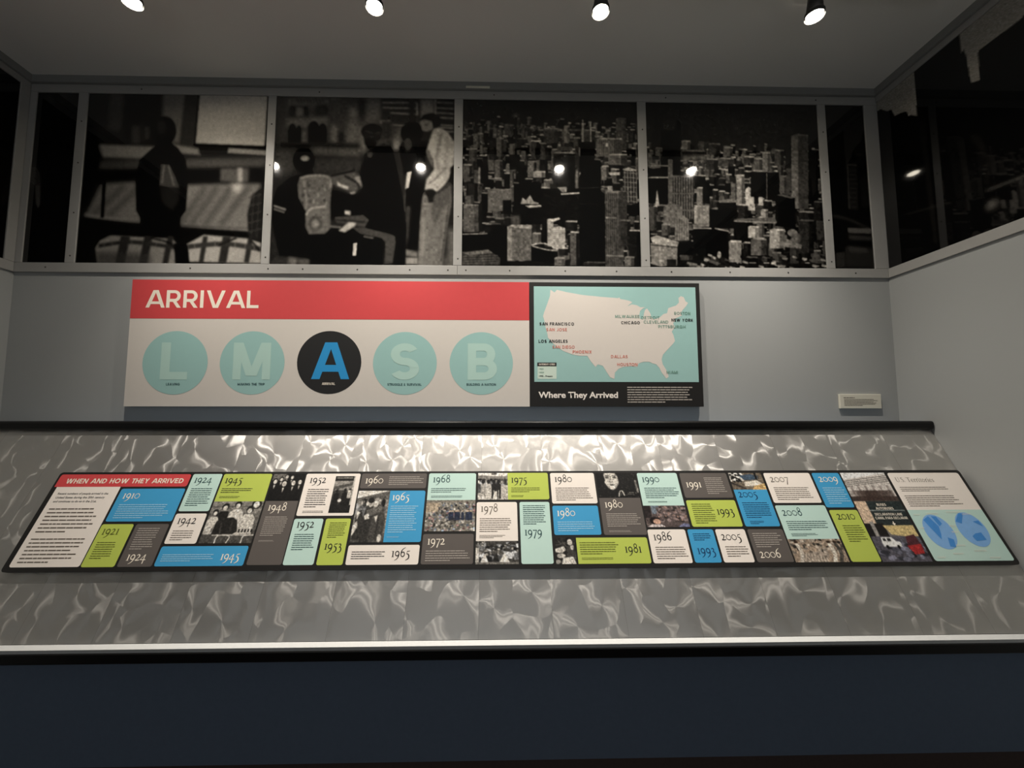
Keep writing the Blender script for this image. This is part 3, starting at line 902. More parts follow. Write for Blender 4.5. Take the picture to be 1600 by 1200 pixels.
# name colour ink, L R T B, px size (w, h), numeral (text, x, y, ink), text blocks, photo (kind, fractions x0 y0 x1 y1)
TILES = [
    ('blue', (-1.504, -1.250, -.273, -.402), (640, 340), ('1910', 48, 106, 'cream'), [(55, 158, 575, 312, 7)], 'paleblue', None),
    ('lime', (-1.509, -1.388, -.412, -.564), (340, 446), ('1921', 40, 113, 'oliveink'), [(45, 183, 265, 368, 8)], 'oliveink', None),
    ('grey', (-1.379, -1.254, -.412, -.564), (362, 445), ('1924', 62, 383, 'cream'), [(45, 35, 285, 275, 10)], 'palegrey', None),
    ('mint', (-1.242, -1.123, -.212, -.364), (308, 387), ('1924', 35, 95, 'darkink'), [(40, 145, 275, 338, 9)], 'darkink', None),
    ('white', (-1.244, -1.125, -.373, -.485), (328, 316), ('1942', 45, 110, 'ink'), [(40, 172, 280, 285, 5)], 'brownink', None),
    ('blue', (-1.246, -.923, -.494, -.563), (915, 210), ('1945', 655, 150, 'cream'), [(45, 78, 610, 165, 4)], 'paleblue', None),
    ('lime', (-1.116, -.919, -.212, -.326), (500, 284), ('1945', 32, 98, 'ink'), [(30, 145, 370, 200, 3), (35, 228, 240, 252, 2)], 'ink', None, ('seated', -1.116, -.484, -.919, -.326)),
    ('grey', (-.912, -.783, -.325, -.561), (345, 670), ('1948', 45, 107, 'cream'), [(45, 167, 290, 382, 10), (50, 420, 210, 440, 2)], 'palegrey', None, ('suits', -.912, -.325, -.783, -.213)),
    ('white', (-.777, -.554, -.212, -.384), (577, 438), ('1952', 48, 100, 'ink'), [(55, 157, 275, 358, 9), (55, 385, 290, 410, 2)], 'ink', None, ('station', -.654, -.373, -.572, -.223)),
    ('mint', (-.779, -.666, -.395, -.562), (312, 485), ('1952', 40, 98, 'ink'), [(45, 158, 275, 338, 8)], 'darkink', None),
    ('lime', (-.656, -.559, -.395, -.563), (270, 485), ('1953', 45, 330, 'ink'), [(50, 35, 235, 210, 8)], 'oliveink', None),
    ('grey', (-.548, -.278, -.212, -.275), (680, 152), ('1960', 45, 102, 'cream'), [(290, 25, 655, 122, 5)], 'palegrey', None),
    ('blue', (-.421, -.278, -.285, -.484), (382, 538), ('1965', 30, 107, 'cream'), [(28, 158, 320, 448, 13), (30, 480, 165, 495, 2)], 'paleblue', None, ('embrace', -.549, -.484, -.421, -.285)),
    ('white', (-.549, -.280, -.494, -.563), (748, 204), ('1965', 460, 126, 'ink'), [(45, 58, 390, 150, 4)], 'ink', None),
    ('mint', (-.269, -.073, -.212, -.324), (505, 278), ('1968', 45, 96, 'darkink'), [(35, 150, 420, 205, 3), (40, 230, 370, 255, 2)], 'darkink', None, ('troops', -.269, -.445, -.073, -.324)),
    ('grey', (-.271, -.076, -.455, -.563), (535, 318), ('1972', 50, 114, 'cream'), [(42, 168, 505, 290, 5)], 'palegrey', None),
    ('lime', (.059, .228, -.211, -.323), (425, 276), ('1975', 35, 104, 'ink'), [(35, 148, 375, 205, 3), (35, 230, 170, 252, 2)], 'oliveink', None, ('refugees', -.064, -.323, .059, -.211)),
    ('white', (-.067, .095, -.333, -.482), (430, 405), ('1978', 42, 104, 'brownink'), [(35, 165, 370, 318, 7), (35, 342, 300, 378, 3)], 'brownink', None, ('camp', -.067, -.564, .095, -.482)),
    ('mint', (.105, .226, -.333, -.564), (325, 645), ('1979', 42, 362, 'darkink'), [(35, 30, 285, 250, 10)], 'darkink', None),
    ('white', (.238, .423, -.212, -.340), (465, 317), ('1980', 42, 96, 'ink'), [(45, 148, 425, 290, 7)], 'brownink', None),
    ('blue', (.237, .421, -.349, -.4615), (480, 303), ('1980', 42, 110, 'cream'), [(42, 160, 435, 270, 5)], 'paleblue', None),
    ('grey', (.431, .600, -.318, -.4625), (432, 388), ('1980', 48, 105, 'cream'), [(48, 160, 400, 308, 7), (55, 340, 285, 362, 2)], 'palegrey', None, ('face', .431, -.318, .600, -.213)),
    ('lime', (.319, .595, -.472, -.565), (748, 272), ('1981', 495, 160, 'ink'), [(32, 40, 440, 180, 6), (40, 205, 380, 232, 2)], 'oliveink', None, ('child', .236, -.565, .319, -.472)),
    ('mint', (.606, .776, -.213, -.350), (430, 339), ('1990', 42, 98, 'darkink'), [(48, 150, 405, 268, 6), (62, 292, 265, 310, 2)], 'darkink', None, ('crowd', .606, -.4335, .776, -.350)),
    ('white', (.603, .752, -.443, -.565), (398, 350), ('1986', 48, 116, 'ink'), [(48, 175, 375, 312, 6)], 'brownink', None),
    ('grey', (.787, .988, -.214, -.319), (497, 257), ('1991', 42, 150, 'cream'), [(245, 42, 455, 222, 9)], 'palegrey', None),
    ('lime', (.786, .988, -.329, -.4335), (511, 274), ('1993', 288, 152, 'ink'), [(45, 30, 270, 245, 10)], 'oliveink', None),
    ('blue', (.761, .863, -.4435, -.564), (275, 347), ('1993', 50, 260, 'navyink'), [(48, 36, 245, 122, 4)], 'navyink', None),
    ('white', (.8715, .989, -.4435, -.564), (315, 345), ('2005', 42, 116, 'ink'), [(55, 172, 295, 292, 5)], 'brownink', None),
    ('blue', (.998, 1.138, -.286, -.4335), (350, 385), ('2005', 32, 82, 'navyink'), [(42, 130, 315, 302, 8), (60, 325, 215, 362, 3)], 'navyink', None, ('raft', .998, -.286, 1.138, -.214)),
    ('grey', (.999, 1.1405, -.444, -.564), (375, 344), ('2006', 45, 300, 'cream'), [(40, 34, 335, 196, 7)], 'palegrey', None),
    ('white', (1.148, 1.3475, -.2145, -.3415), (490, 312), ('2007', 48, 97, 'brownink'), [(52, 145, 445, 285, 7)], 'brownink', None),
    ('mint', (1.146, 1.3525, -.3515, -.482), (535, 352), ('2008', 48, 110, 'darkink'), [(55, 160, 490, 265, 5), (60, 290, 335, 325, 3)], 'darkink', None, ('march', 1.146, -.565, 1.3525, -.482)),
    ('blue', (1.357, 1.4745, -.215, -.3605), (288, 360), ('2009', 48, 96, 'cream'), [(48, 148, 275, 328, 8)], 'paleblue', None),
    ('lime', (1.361, 1.477, -.371, -.565), (235, 417), ('2010', 42, 80, 'ink'), [(55, 122, 215, 266, 8)], 'oliveink', None),
]
for T in TILES:
    col, (L_, R_, T_, B_), (pw, ph), (yr, nx, ny, nink), blocks, bink = T[:6]
    pic = T[7] if len(T) > 7 else None
    inner = pic and pic[0] == 'station'
    cor = (1, 1, 1, 1)
    if pic and not inner:
        if pic[2] < B_ - .02: cor = (1, 1, 0, 0)
        elif pic[4] > T_ + .02: cor = (0, 0, 1, 1)
        else: cor = (0, 1, 0, 1)
    r = .007
    t = polys('year_tile', [rrect(L_, B_, R_, T_, r, corners=cor)], M[col], tl, N1)
    t['label'] = {'blue': 'blue', 'lime': 'lime green', 'grey': 'grey', 'mint': 'mint green', 'white': 'cream'}[col] + ' tile of the year ' + yr
    sx, sy = (R_ - L_) / pw, (T_ - B_) / ph
    w4 = sum(num(ch)[1] + .06 for ch in yr) - .06
    polys('year_numeral', numeral(yr, L_ + nx * sx, T_ - ny * sy, .0208, .0795 / (.0208 * 3.95)), M[nink], t, N2)
    for (x0, y0, x1, y1, n) in blocks:
        polys('body_text', text_rows(L_ + x0 * sx, T_ - y1 * sy, L_ + x1 * sx, T_ - y0 * sy, n, tr), M[bink], t, N2)
    if pic:
        kind, x0, y0, x1, y1 = pic
        c = Canvas(int((x1 - x0) * 620), int((y1 - y0) * 620), SQ, g(.4))
        PHOTO[kind](c)
        c.mottle(.13, 3)
        c.mottle(.10, 2)
        c.soften()
        p = c.sheet('photo', x0, y0, x1, y1, M['photo'], t, N2 if inner else N1, 1.0)
        p['label'] = PHOTO_LABEL[kind]

c = Canvas(118, 215, SQ, g(.4))
PHOTO['border'](c)
c.mottle(.09, 3)
c.mottle(.08, 2)
c.soften()
bp_ = c.sheet('photo_tile', 1.4815, -.566, 1.674, -.2145, M['photo'], tl, N1)
bp_['label'] = 'tall photo of crossing booths under a lane board'
bl, bw, bh = 1.4815, .1925, .3515
def bxy(fx, fy): return (bl + fx * bw, -.2145 - fy * bh)
for txt, fx, fy, wd_, hh in (('BUSES', .46, .400, .20, .028), ('AUTOBUSES', .40, .443, .38, .028), ('DECLARATION LANE', .32, .510, .58, .028), ('CARRIL PARA DECLARAR', .29, .552, .68, .028)):
    x, y = bxy(fx, fy)
    polys('sign_lettering', caps_line(txt, x, y, hh * bh, wd_ * bw, .17), M['cream'], bp_, N2)
x, y = bxy(.62, .60)
polys('sign_arrow', [[(x - .0022, y + .008), (x + .0022, y + .008), (x + .0022, y), (x - .0022, y)], [(x - .007, y + .001), (x + .007, y + .001), (x, y - .008)]], M['cream'], bp_, N2)

te = polys('territories_tile', [rrect(1.6855, -.372, 1.997, -.2155, .009, corners=(1, 1, 0, 0))], M['white'], tl, N1)
te['label'] = 'cream and pale blue tile about territories'
polys('tile_heading', serif_line('U.S. Territories', 1.7075, -.2555, .0125, .165), M['brownink'], te, N2)
polys('body_text', text_rows(1.707, -.297, 1.925, -.274, 3, tr), M['brownink'], te, N2)
polys('body_text', text_rows(1.707, -.360, 1.935, -.310, 6, tr), M['brownink'], te, N2)
sea = polys('map_ground', [rrect(1.6855, -.5645, 1.997, -.372, .009, corners=(0, 0, 1, 1))], M['mint'], te, N1)
def blob(cx, cy, rx, ry, k=40, rot=0):
    return [(cx + rx * math.cos(a) * math.cos(rot) - ry * math.sin(a) * math.sin(rot), cy + rx * math.cos(a) * math.sin(rot) + ry * math.sin(a) * math.cos(rot)) for a in [2 * math.pi * i / k for i in range(k)]]
M['globe'] = mat('globe_blue_ink', hexc('86b6ea'), 0.5, spec=.3, var=.08, bscale=60)
M['globeland'] = mat('globe_land_ink', hexc('4a90d8'), 0.5, spec=.3, var=.08, bscale=60)
for i, (cx, cy) in enumerate(((1.768, -.457), (1.907, -.449))):
    gl = polys('globe', [blob(cx, cy, .058, .066)], M['globe'], te, N2)
    land = [[(-.040, .045), (-.012, .060), (.008, .020), (.000, -.010), (-.010, -.030), (-.024, .004)], [(.018, -.022), (.038, -.030), (.030, -.058), (.008, -.056)], [(.0, .06), (.02, .058), (.028, .03), (.012, .02)]] if i == 0 else \
           [[(-.050, .030), (-.020, .062), (.0, .062), (-.03, .022)], [(.0, -.016), (.026, -.012), (.03, -.04), (-.012, -.044), (-.018, -.026)], [(.02, .03), (.05, .01), (.046, .034)]]
    polys('globe_land', [[(cx + px, cy + py) for px, py in q] for q in land], M['globeland'], gl, N3)
for x, y, w in ((1.70, -.388, .03), (1.755, -.384, .05), (1.84, -.378, .06), (1.90, -.386, .04), (1.695, -.44, .02), (1.82, -.432, .03), (1.815, -.455, .03), (1.80, -.505, .04), (1.77, -.535, .045), (1.70, -.548, .035), (1.905, -.55, .045), (1.86, -.525, .05)):
    polys('map_caption', text_rows(x, y - .007, x + w, y, 2, tr), M['white'], te, N3)

# ================================================================== ARRIVAL panel
PY = 1.868
ap = empty('arrival_panel', (0, PY, CAMZ), (R(90), 0, 0))
tag(ap, 'wide cream wall panel with red ARRIVAL banner and five lettered circles', 'wall panel')
AL, AR, AT, AB = -1.754, .175, .674, .0575
box('backing_board', (AL, AB, -.016), (AR, AT, 0), M['boardwhite'], ap)
for sx in (-1.5, -.8, -.1):
    box('spacer', (sx - .06, .15, -.0315), (sx + .06, .58, -.0162), M['frame'], ap)
ban = polys('banner', [[(AL, .4815), (AR, .4815), (AR, AT), (AL, AT)]], M['red'], ap, .0004)
polys('banner_lettering', caps_line('ARRIVAL', -1.684, .535, .0865, .540, .17), M['cream'], ban, .0008)
CIRC = [(-1.526, .267, 'L', .128, -.068, 'LEAVING', .064), (-1.161, .2675, 'M', .178, -.091, 'MAKING THE TRIP', .128), (-.794, .2705, 'A', .168, -.084, 'ARRIVAL', .063),
        (-.430, .2675, 'S', .141, -.072, 'STRUGGLE & SURVIVAL', .164), (-.060, .268, 'B', .142, -.066, 'BUILDING A NATION', .142)]
for cx, cz, ch, w, dx, capt, cw in CIRC:
    on = ch == 'A'
    ci = polys('circle', [blob(cx, cz, .154, .1535, 56)], M['ink' if on else 'teal'], ap, .0004)
    ci['label'] = ('black circle with a blue letter ' if on else 'teal circle with a pale letter ') + ch
    polys('letter', caps_line(ch, cx + dx, cz - .0815, .179, w, .205), M['cyan' if on else 'palecap'], ci, .0008)
    polys('caption', caps_line(capt, cx - cw / 2 - (.004 if ch == 'L' else 0), cz - .1095, .0115, cw, .19), M['cream' if on else 'darkink'], ci, .0008)

# ================================================================== map panel
mp = empty('map_panel', (0, PY, CAMZ), (R(90), 0, 0))
tag(mp, 'black wall panel with a country map titled Where They Arrived', 'map panel')
box('backing_board', (.1765, AB, -.022), (1.026, AT, 0), M['board'], mp)
for sx in (.35, .85):
    box('spacer', (sx - .06, .15, -.0315), (sx + .06, .58, -.0222), M['frame'], mp)
sea = polys('map_ground', [[(.198, .178), (1.006, .178), (1.006, .653), (.198, .653)]], M['teal'], mp, .0004)
def zm(x, y):
    t = (y - 94) / (888 - 94)
    xl, xr = 128 + 5 * t, 1471 + 32 * t
    return (.198 + (x - xl) / (xr - xl) * .808, .653 - t * .475)
OUT = [(265, 122), (300, 145), (318, 123), (400, 142), (530, 165), (690, 180), (825, 190), (838, 184), (845, 198), (880, 203), (920, 212), (946, 224), (925, 240), (905, 258), (940, 242), (965, 246), (985, 250), (1012, 266), (1052, 266), (1030, 278), (1010, 298), (1003, 330), (1008, 362), (1024, 366), (1038, 352), (1042, 318), (1052, 288), (1068, 276), (1085, 300), (1098, 322), (1104, 350), (1130, 366), (1172, 352), (1205, 322), (1235, 315), (1245, 272), (1310, 250), (1335, 224), (1330, 185), (1350, 170), (1374, 178), (1390, 214), (1411, 226), (1392, 258), (1366, 286), (1350, 318), (1362, 332), (1330, 348), (1290, 366), (1302, 380), (1285, 400), (1302, 430), (1275, 470), (1290, 500), (1302, 548), (1285, 572), (1240, 620), (1202, 662), (1190, 700), (1200, 742), (1232, 792), (1250, 845), (1230, 860), (1192, 812), (1170, 770), (1145, 742), (1115, 736), (1090, 722), (1040, 722), (1000, 735), (985, 765), (940, 758), (870, 765), (830, 782), (800, 812), (797, 864), (760, 850), (735, 812), (700, 756), (660, 744), (640, 766), (602, 722), (570, 674), (510, 674), (450, 664), (370, 634), (320, 600), (290, 575), (245, 525), (240, 490), (225, 440), (215, 380), (204, 345), (215, 310), (240, 240), (262, 175)]
ol = [zm(*p) for p in OUT]
tri = tessellate_polygon([[Vector((x, y, 0)) for x, y in ol]])
polys('landmass', [[ol[i] for i in t3] for t3 in tri], M['land'], sea, .0008, 0)
for txt, x0, x1, yb, ink, wt in (('SAN FRANCISCO', 176, 461, 422, 'ink', .2), ('SAN JOSE', 232, 403, 470, 'redink', .16), ('LOS ANGELES', 168, 408, 566, 'ink', .2), ('SAN DIEGO', 283, 466, 614, 'redink', .16),
                         ('PHOENIX', 450, 607, 654, 'redink', .18), ('DALLAS', 768, 907, 692, 'redink', .16), ('HOUSTON', 820, 988, 757, 'redink', .17), ('MILWAUKEE', 802, 1003, 357, 'greenink', .17),
                         ('CHICAGO', 852, 1008, 409, 'ink', .21), ('DETROIT', 1020, 1170, 366, 'greenink', .16), ('CLEVELAND', 1040, 1246, 402, 'greenink', .16), ('BOSTON', 1295, 1430, 328, 'greenink', .17),
                         ('NEW YORK', 1272, 1452, 385, 'ink', .21), ('PITTSBURGH', 1163, 1391, 441, 'greenink', .17), ('MIAMI', 1232, 1326, 820, 'greenink', .14)):
    (a, b), (c2, _) = zm(x0, yb), zm(x1, yb)
    polys('city_name', caps_line(txt, a, b, .0148, c2 - a, wt, .2), M[ink], sea, .0013)
def zrect(x0, y0, x1, y1):
    return [zm(x0, y1), zm(x1, y1), zm(x1, y0), zm(x0, y0)]
M['legend'] = mat('pale_green_ink', hexc('cfe0d2'), 0.5, spec=.3)
lg = polys('legend', [zrect(160, 760, 316, 864)], M['legend'], sea, .0008)
polys('legend_header', [zrect(157, 730, 316, 762)], M['ink'], lg, .0008)
(a, b), (c2, _) = zm(170, 752), zm(304, 752)
polys('legend_lettering', caps_line('GATEWAY CITIES', a, b, .0085, c2 - a, .2), M['cream'], lg, .0012)
a, b = zm(172, 848)
font_text('legend_lettering', '1990 - Present', a, b, .0075, .066, M['ink'], lg, .0012, .02)
a, b = zm(172, 818)
font_text('legend_lettering', '1950', a, b, .0070, .024, M['greenink'], lg, .0012, .01)
a, b = zm(172, 789)
font_text('legend_lettering', '1900', a, b, .0070, .022, M['greenink'], lg, .0012, .01)
font_text('map_title', 'Where They Arrived', .2175, .1005, .0285, .388, M['white'], mp, .0005, .028)
polys('body_text', text_rows(.652, .074, .988, .158, 7, tr, .40), M['palegrey'], mp, .0005)

# ================================================================== small label by the right corner
lb = empty('wall_label', (1.828, YB - .002, CAMZ + .085), (R(90), 0, 0))
tag(lb, 'small cream text card on the back wall beside the right corner', 'label')
o = box('card', (-.105, -.036, -.001), (.105, .036, .010), M['label'], lb, .002)
polys('printed_text', text_rows(-.087, .0135, -.028, .024, 1, tr, .35) + text_rows(-.085, -.023, .085, .013, 6, tr, .36), M['brownink'], lb, .0104)
tp = box('reflection_strip', (-.145, YB - .0245, CAMZ + 1.702), (-.022, YB - .0222, CAMZ + 1.713), M['label'])  # pale strip standing in for a lamp reflection on the cornice
tag(tp, 'short pale strip imitating a lamp reflection, high on the back wall under the ceiling', 'strip')

# ================================================================== mural frames
ZB, ZT = .765, 1.655                     # lower and upper edge of the prints above eye level
FT = .010                                # how far the bars stand off the wall
MULL = [(-2.112, -2.065), (-1.158, -1.117), (-.2045, -.161), (.748, .793), (1.7055, 1.7475)]
fr = empty('mural_mounting', (0, YB, CAMZ), (R(90), 0, 0))
tag(fr, 'grey screwed metal frame holding the row of murals on the back wall', 'frame')

def bar(name, x0, y0, x1, y1, parent, screws=()):
    b = box(name, (x0, y0, .0008), (x1, y1, FT), M['frame'], parent, .0015)
    for sx, sy in screws:
        bm = bmesh.new()
        bmesh.ops.create_cone(bm, segments=10, radius1=.0042, radius2=.003, depth=.002, cap_ends=True, matrix=Matrix.Translation((sx, sy, FT + .0008)))
        from_bm('screw', bm, M['screw'], b)
    return b

bar('bottom_rail', XL + .003, .717, -.1835, ZB, fr, [(x, .741) for x in (-2.2, -1.5, -1.12, -.95, -.68, -.42, -.23)])
bar('bottom_rail', -.1825, .717, XR - .003, ZB, fr, [(x, .741) for x in (-.14, .08, .36, .62, .9, 1.2, 1.5, 1.85)])
bar('top_rail', XL + .003, ZT, XR - .003, 1.699, fr, [(x, 1.678) for x in (-1.8, -.9, 0, .9, 1.7)])
for x0, x1 in MULL:
    xm = (x0 + x1) / 2
    bar('mullion', x0, ZB + .0006, x1, ZT - .0006, fr, [(xm + .002, z) for z in (.80, 1.02, 1.28, 1.5)])
bar('corner_post', XL + .003, ZB + .0006, -2.320, ZT - .0006, fr)
bar('corner_post', 1.956, ZB + .0006, XR - .003, ZT - .0006, fr)

fr = empty('mural_mounting', (XR, YB, CAMZ), (R(90), 0, R(-90)))
tag(fr, 'grey metal frame around the dark mural on the right wall', 'frame')
bar('bottom_rail', .011, .717, 3.2, ZB, fr)
bar('top_rail', .011, 1.668, 3.2, 1.699, fr)
fr = empty('mural_mounting', (XL, YB, CAMZ), (R(90), 0, R(90)))
tag(fr, 'grey metal frame around the dark mural on the left wall', 'frame')
bar('bottom_rail', -3.2, .717, -.011, ZB, fr)
bar('top_rail', -3.2, 1.668, -.011, 1.699, fr)
bar('corner_post', -.050, ZB + .0006, -.011, 1.6674, fr)

# ================================================================== mural prints
MG = 1.35                                 # ink density of the prints
def mural(c, x0, x1, label, y0=ZB, y1=ZT, loc=(0, YB, CAMZ), rot=(R(90), 0, 0), gain=None):
    """a print hung on the wall; x0..x1, y0..y1 in the wall's own frame"""
    xm = (x0 + x1) / 2
    o = c.sheet('mural_print', x0 - xm + .0008, y0 - ZB + .0008, x1 - xm - .0008, y1 - ZB - .0008, M['gloss'], None, .0045, gain or MG, .004)
    mt = Matrix.LocRotScale(Vector(loc), None, None) @ Matrix.Rotation(rot[2], 4, 'Z') @ Matrix.Rotation(rot[0], 4, 'X')
    o.location = mt @ Vector((xm, ZB, 0))
    o.rotation_euler = rot
    return tag(o, label, 'mural', 'photo murals in the metal frames')

# ---- baggage hall, narrow left sheet
c = Canvas(64, 270, ((165, 400), (345, 405), (105, 1117), (280, 1120)), g(.055))
c.poly([(190, 405), (300, 402), (275, 470), (225, 490), (205, 455)], g(.15), 3)
c.rect(240, 400, 260, 520, g(.03), 3); c.ell(200, 480, 30, 40, g(.04), 2); c.poly([(290, 400), (345, 400), (330, 560), (300, 540)], g(.03), 3)
c.poly([(125, 720), (160, 716), (178, 745), (180, 795), (150, 800), (128, 780)], g(.17), 1); c.poly([(155, 798), (178, 796), (178, 880), (168, 905), (158, 870)], g(.24), 1)
c.rect(100, 900, 290, 1120, g(.04), 4); c.grain(.15)
mural(c, -2.320, -2.112, 'narrow dark mural sheet at the far left of the back wall')

# ---- baggage hall, sheet with the child at the belt
c = Canvas(300, 280, ((385, 402), (1148, 408), (320, 1120), (1113, 1128)), g(.075))
c.rect(330, 380, 700, 610, g(.12), 4); c.poly([(470, 400), (535, 400), (520, 570), (460, 560)], g(.22), 4); c.poly([(545, 405), (690, 405), (680, 620), (530, 610)], g(.085), 4)
c.rect(560, 540, 600, 620, g(.22), 3); c.rect(615, 545, 640, 600, g(.2), 2)
c.poly([(695, 400), (795, 400), (770, 620), (690, 610)], g(.36), 3); c.poly([(795, 400), (848, 400), (830, 640), (770, 620)], g(.17), 2)
c.poly([(846, 400), (1148, 405), (1136, 636), (826, 626)], g(.05)); c.poly([(853, 402), (1143, 407), (1130, 627), (834, 617)], g(.60), 1)
c.poly([(400, 622), (690, 632), (690, 690), (440, 680)], g(.47), 2); c.poly([(735, 618), (850, 640), (860, 668), (740, 660)], g(.42), 2)
c.poly([(850, 630), (1140, 640), (1140, 668), (850, 664)], g(.09), 2); c.poly([(975, 636), (1140, 646), (1140, 668), (970, 658)], g(.44), 1)
c.poly([(400, 690), (1135, 675), (1130, 722), (400, 735)], g(.24), 4); c.poly([(380, 735), (1130, 722), (1125, 795), (380, 795)], g(.055), 3)
c.poly([(940, 725), (1062, 724), (1060, 782), (938, 780)], g(.27), 2); c.rect(1015, 722, 1034, 782, g(.55), 2)
c.poly([(430, 790), (610, 780), (600, 965), (365, 925)], g(.34), 3); c.poly([(790, 795), (1115, 788), (1062, 985), (765, 972)], g(.37), 3)
for x in (820, 870, 930, 1000): c.line([(x + 60, 800), (x - 60, 970)], 26, g(.24), 4, .8)
c.poly([(985, 790), (1040, 790), (1020, 830), (1000, 828)], g(.62), 4)
for x in (470, 540): c.line([(x + 60, 800), (x - 80, 930)], 18, g(.2), 4, .8)
c.line([(770, 976), (1062, 990)], 12, g(.52), 1); c.line([(362, 922), (600, 962)], 14, g(.42), 2)
c.poly([(320, 935), (1115, 995), (1115, 1130), (310, 1130)], g(.055), 2)
c.line([(445, 785), (436, 935)], 14, g(.035), 1); c.line([(365, 786), (448, 788)], 10, g(.04), 1)
c.poly([(385, 480), (420, 600), (432, 680), (405, 780), (375, 880), (340, 880)], g(.04), 3)
c.poly([(676, 618), (640, 648), (596, 690), (578, 770), (580, 905), (598, 935), (598, 1030), (765, 1030), (768, 935), (792, 905), (800, 770), (792, 690), (760, 640), (728, 616)], g(.045), 1)
c.ell(704, 562, 48, 62, g(.055), 1); c.ell(688, 545, 22, 34, g(.13), 3); c.rect(680, 600, 730, 632, g(.05), 1)
c.poly([(684, 706), (722, 708), (748, 760), (766, 808), (740, 812), (678, 800)], g(.2), 1); c.line([(700, 712), (690, 790)], 7, g(.36), 1); c.line([(718, 712), (742, 800)], 7, g(.34), 1); c.poly([(680, 805), (765, 810), (760, 870), (735, 905), (690, 870)], g(.10), 2)
def plaid(P, v):
    c.poly(P, g(v), 1)
plaid([(405, 1060), (425, 1030), (470, 1008), (735, 1022), (762, 1055), (748, 1126), (415, 1126)], .40)
for x0, x1 in ((490, 530), (590, 625), (690, 715)): c.poly([(x0 + 25, 1010), (x1 + 25, 1012), (x1, 1126), (x0, 1126)], g(.13), 1)
c.line([(420, 1052), (560, 1036), (752, 1060)], 16, g(.14), 1); c.poly([(410, 1075), (640, 1085), (640, 1128), (410, 1128)], g(.17), 4, .7); c.line([(640, 1018), (740, 1050), (748, 1120)], 7, g(.05), 1)
plaid([(795, 1045), (868, 1006), (1060, 1022), (1114, 1040), (1113, 1126), (805, 1118)], .52)
for x0, x1 in ((846, 866), (930, 965), (1040, 1062)): c.poly([(x0 + 20, 1012), (x1 + 20, 1014), (x1, 1124), (x0, 1122)], g(.14), 1)
c.line([(800, 1056), (960, 1044), (1112, 1066)], 20, g(.17), 1); c.line([(930, 1052), (1010, 1018)], 9, g(.1), 1); c.line([(1075, 1034), (1110, 1075)], 7, g(.08), 1); c.poly([(740, 1040), (800, 1050), (805, 1126), (750, 1126)], g(.04), 1)
c.poly([(1055, 920), (1075, 840), (1108, 812), (1122, 820), (1116, 1030), (1062, 1022)], g(.10), 1)
for y in range(840, 1020, 36): c.line([(1060, y + 10), (1118, y - 5)], 7, g(.2), 1, .7)
for x in (1078, 1100): c.line([(x + 6, 830), (x - 6, 1020)], 6, g(.19), 1, .7)
c.mottle(.025, 4)
c.soften()
c.grain(.08)
mural(c, -2.065, -1.158, 'mural sheet with a child at a baggage belt and two plaid bags')

# ---- baggage hall, sheet with travellers
c = Canvas(300, 280, ((133, 112), (1165, 128), (82, 1103), (1153, 1112)), g(.12))
c.poly([(130, 105), (770, 115), (770, 430), (130, 420)], g(.20), 6); c.poly([(190, 120), (500, 122), (500, 165), (200, 200)], g(.30), 4)
for i in range(9): c.line([(250 + i * 18, 126), (258 + i * 18, 150)], 5, g(.12), 1)
c.rect(205, 172, 312, 240, g(.08), 2); c.rect(240, 178, 285, 235, g(.36), 2); c.rect(355, 165, 432, 235, g(.13), 3)
c.poly([(190, 245), (430, 235), (425, 305), (185, 300)], g(.36), 4)
for cx, cy, rx, ry in ((220, 318, 22, 40), (258, 325, 15, 36), (343, 296, 30, 32), (395, 310, 22, 34)): c.ell(cx, cy, rx, ry, g(.055), 1); c.rect(cx - rx * 1.1, cy, cx + rx * 1.1, 392, g(.06), 1)
c.rect(274, 320, 300, 395, g(.34), 2); c.poly([(435, 130), (535, 132), (520, 395), (425, 390)], g(.23), 3); c.rect(445, 290, 478, 392, g(.42), 3); c.rect(490, 330, 520, 390, g(.1), 2)
c.poly([(150, 392), (620, 400), (620, 432), (150, 420)], g(.09), 2); c.poly([(320, 415), (625, 425), (610, 478), (340, 462)], g(.30), 3); c.poly([(120, 430), (240, 430), (235, 560), (110, 600)], g(.21), 4); c.poly([(340, 490), (625, 484), (610, 560), (340, 572)], g(.18), 4)
c.rect(540, 150, 610, 260, g(.24), 4); c.ell(572, 212, 27, 32, g(.40), 3); c.poly([(545, 250), (605, 250), (600, 390), (530, 390)], g(.40), 5); c.poly([(610, 130), (650, 130), (645, 240), (620, 250)], g(.07), 4)
c.poly([(650, 135), (740, 130), (738, 250), (640, 300)], g(.34), 5); c.poly([(735, 125), (965, 128), (960, 280), (740, 285)], g(.14), 2)
for p in (((745, 150), (940, 150)), ((790, 212), (950, 222)), ((745, 180), (945, 186)), ((945, 150), (948, 225)), ((800, 286), (880, 290)), ((730, 262), (790, 262)), ((730, 272), (785, 275))): c.line(p, 7, g(.58), 1)
c.rect(900, 130, 935, 260, g(.12), 2)
c.poly([(965, 130), (1045, 130), (1050, 250), (970, 250)], g(.38), 2); c.rect(1050, 130, 1062, 330, g(.45), 1); c.rect(1062, 130, 1165, 345, g(.10), 1)
for y in (148, 182, 212, 240, 285, 300, 322): c.line([(1062, y), (1160, y + 5)], 8, g(.46), 1)
c.poly([(600, 300), (640, 285), (665, 330), (640, 470), (615, 430)], g(.42), 4); c.poly([(800, 345), (855, 345), (842, 432), (808, 432)], g(.44), 2); c.rect(815, 300, 870, 380, g(.3), 3); c.rect(760, 280, 815, 380, g(.22), 4)
c.poly([(840, 420), (870, 380), (1010, 380), (1000, 500), (985, 720), (985, 1020), (880, 1020), (870, 600)], g(.05), 1); c.ell(915, 335, 66, 66, g(.05), 1); c.ell(892, 402, 24, 40, g(.20), 2)
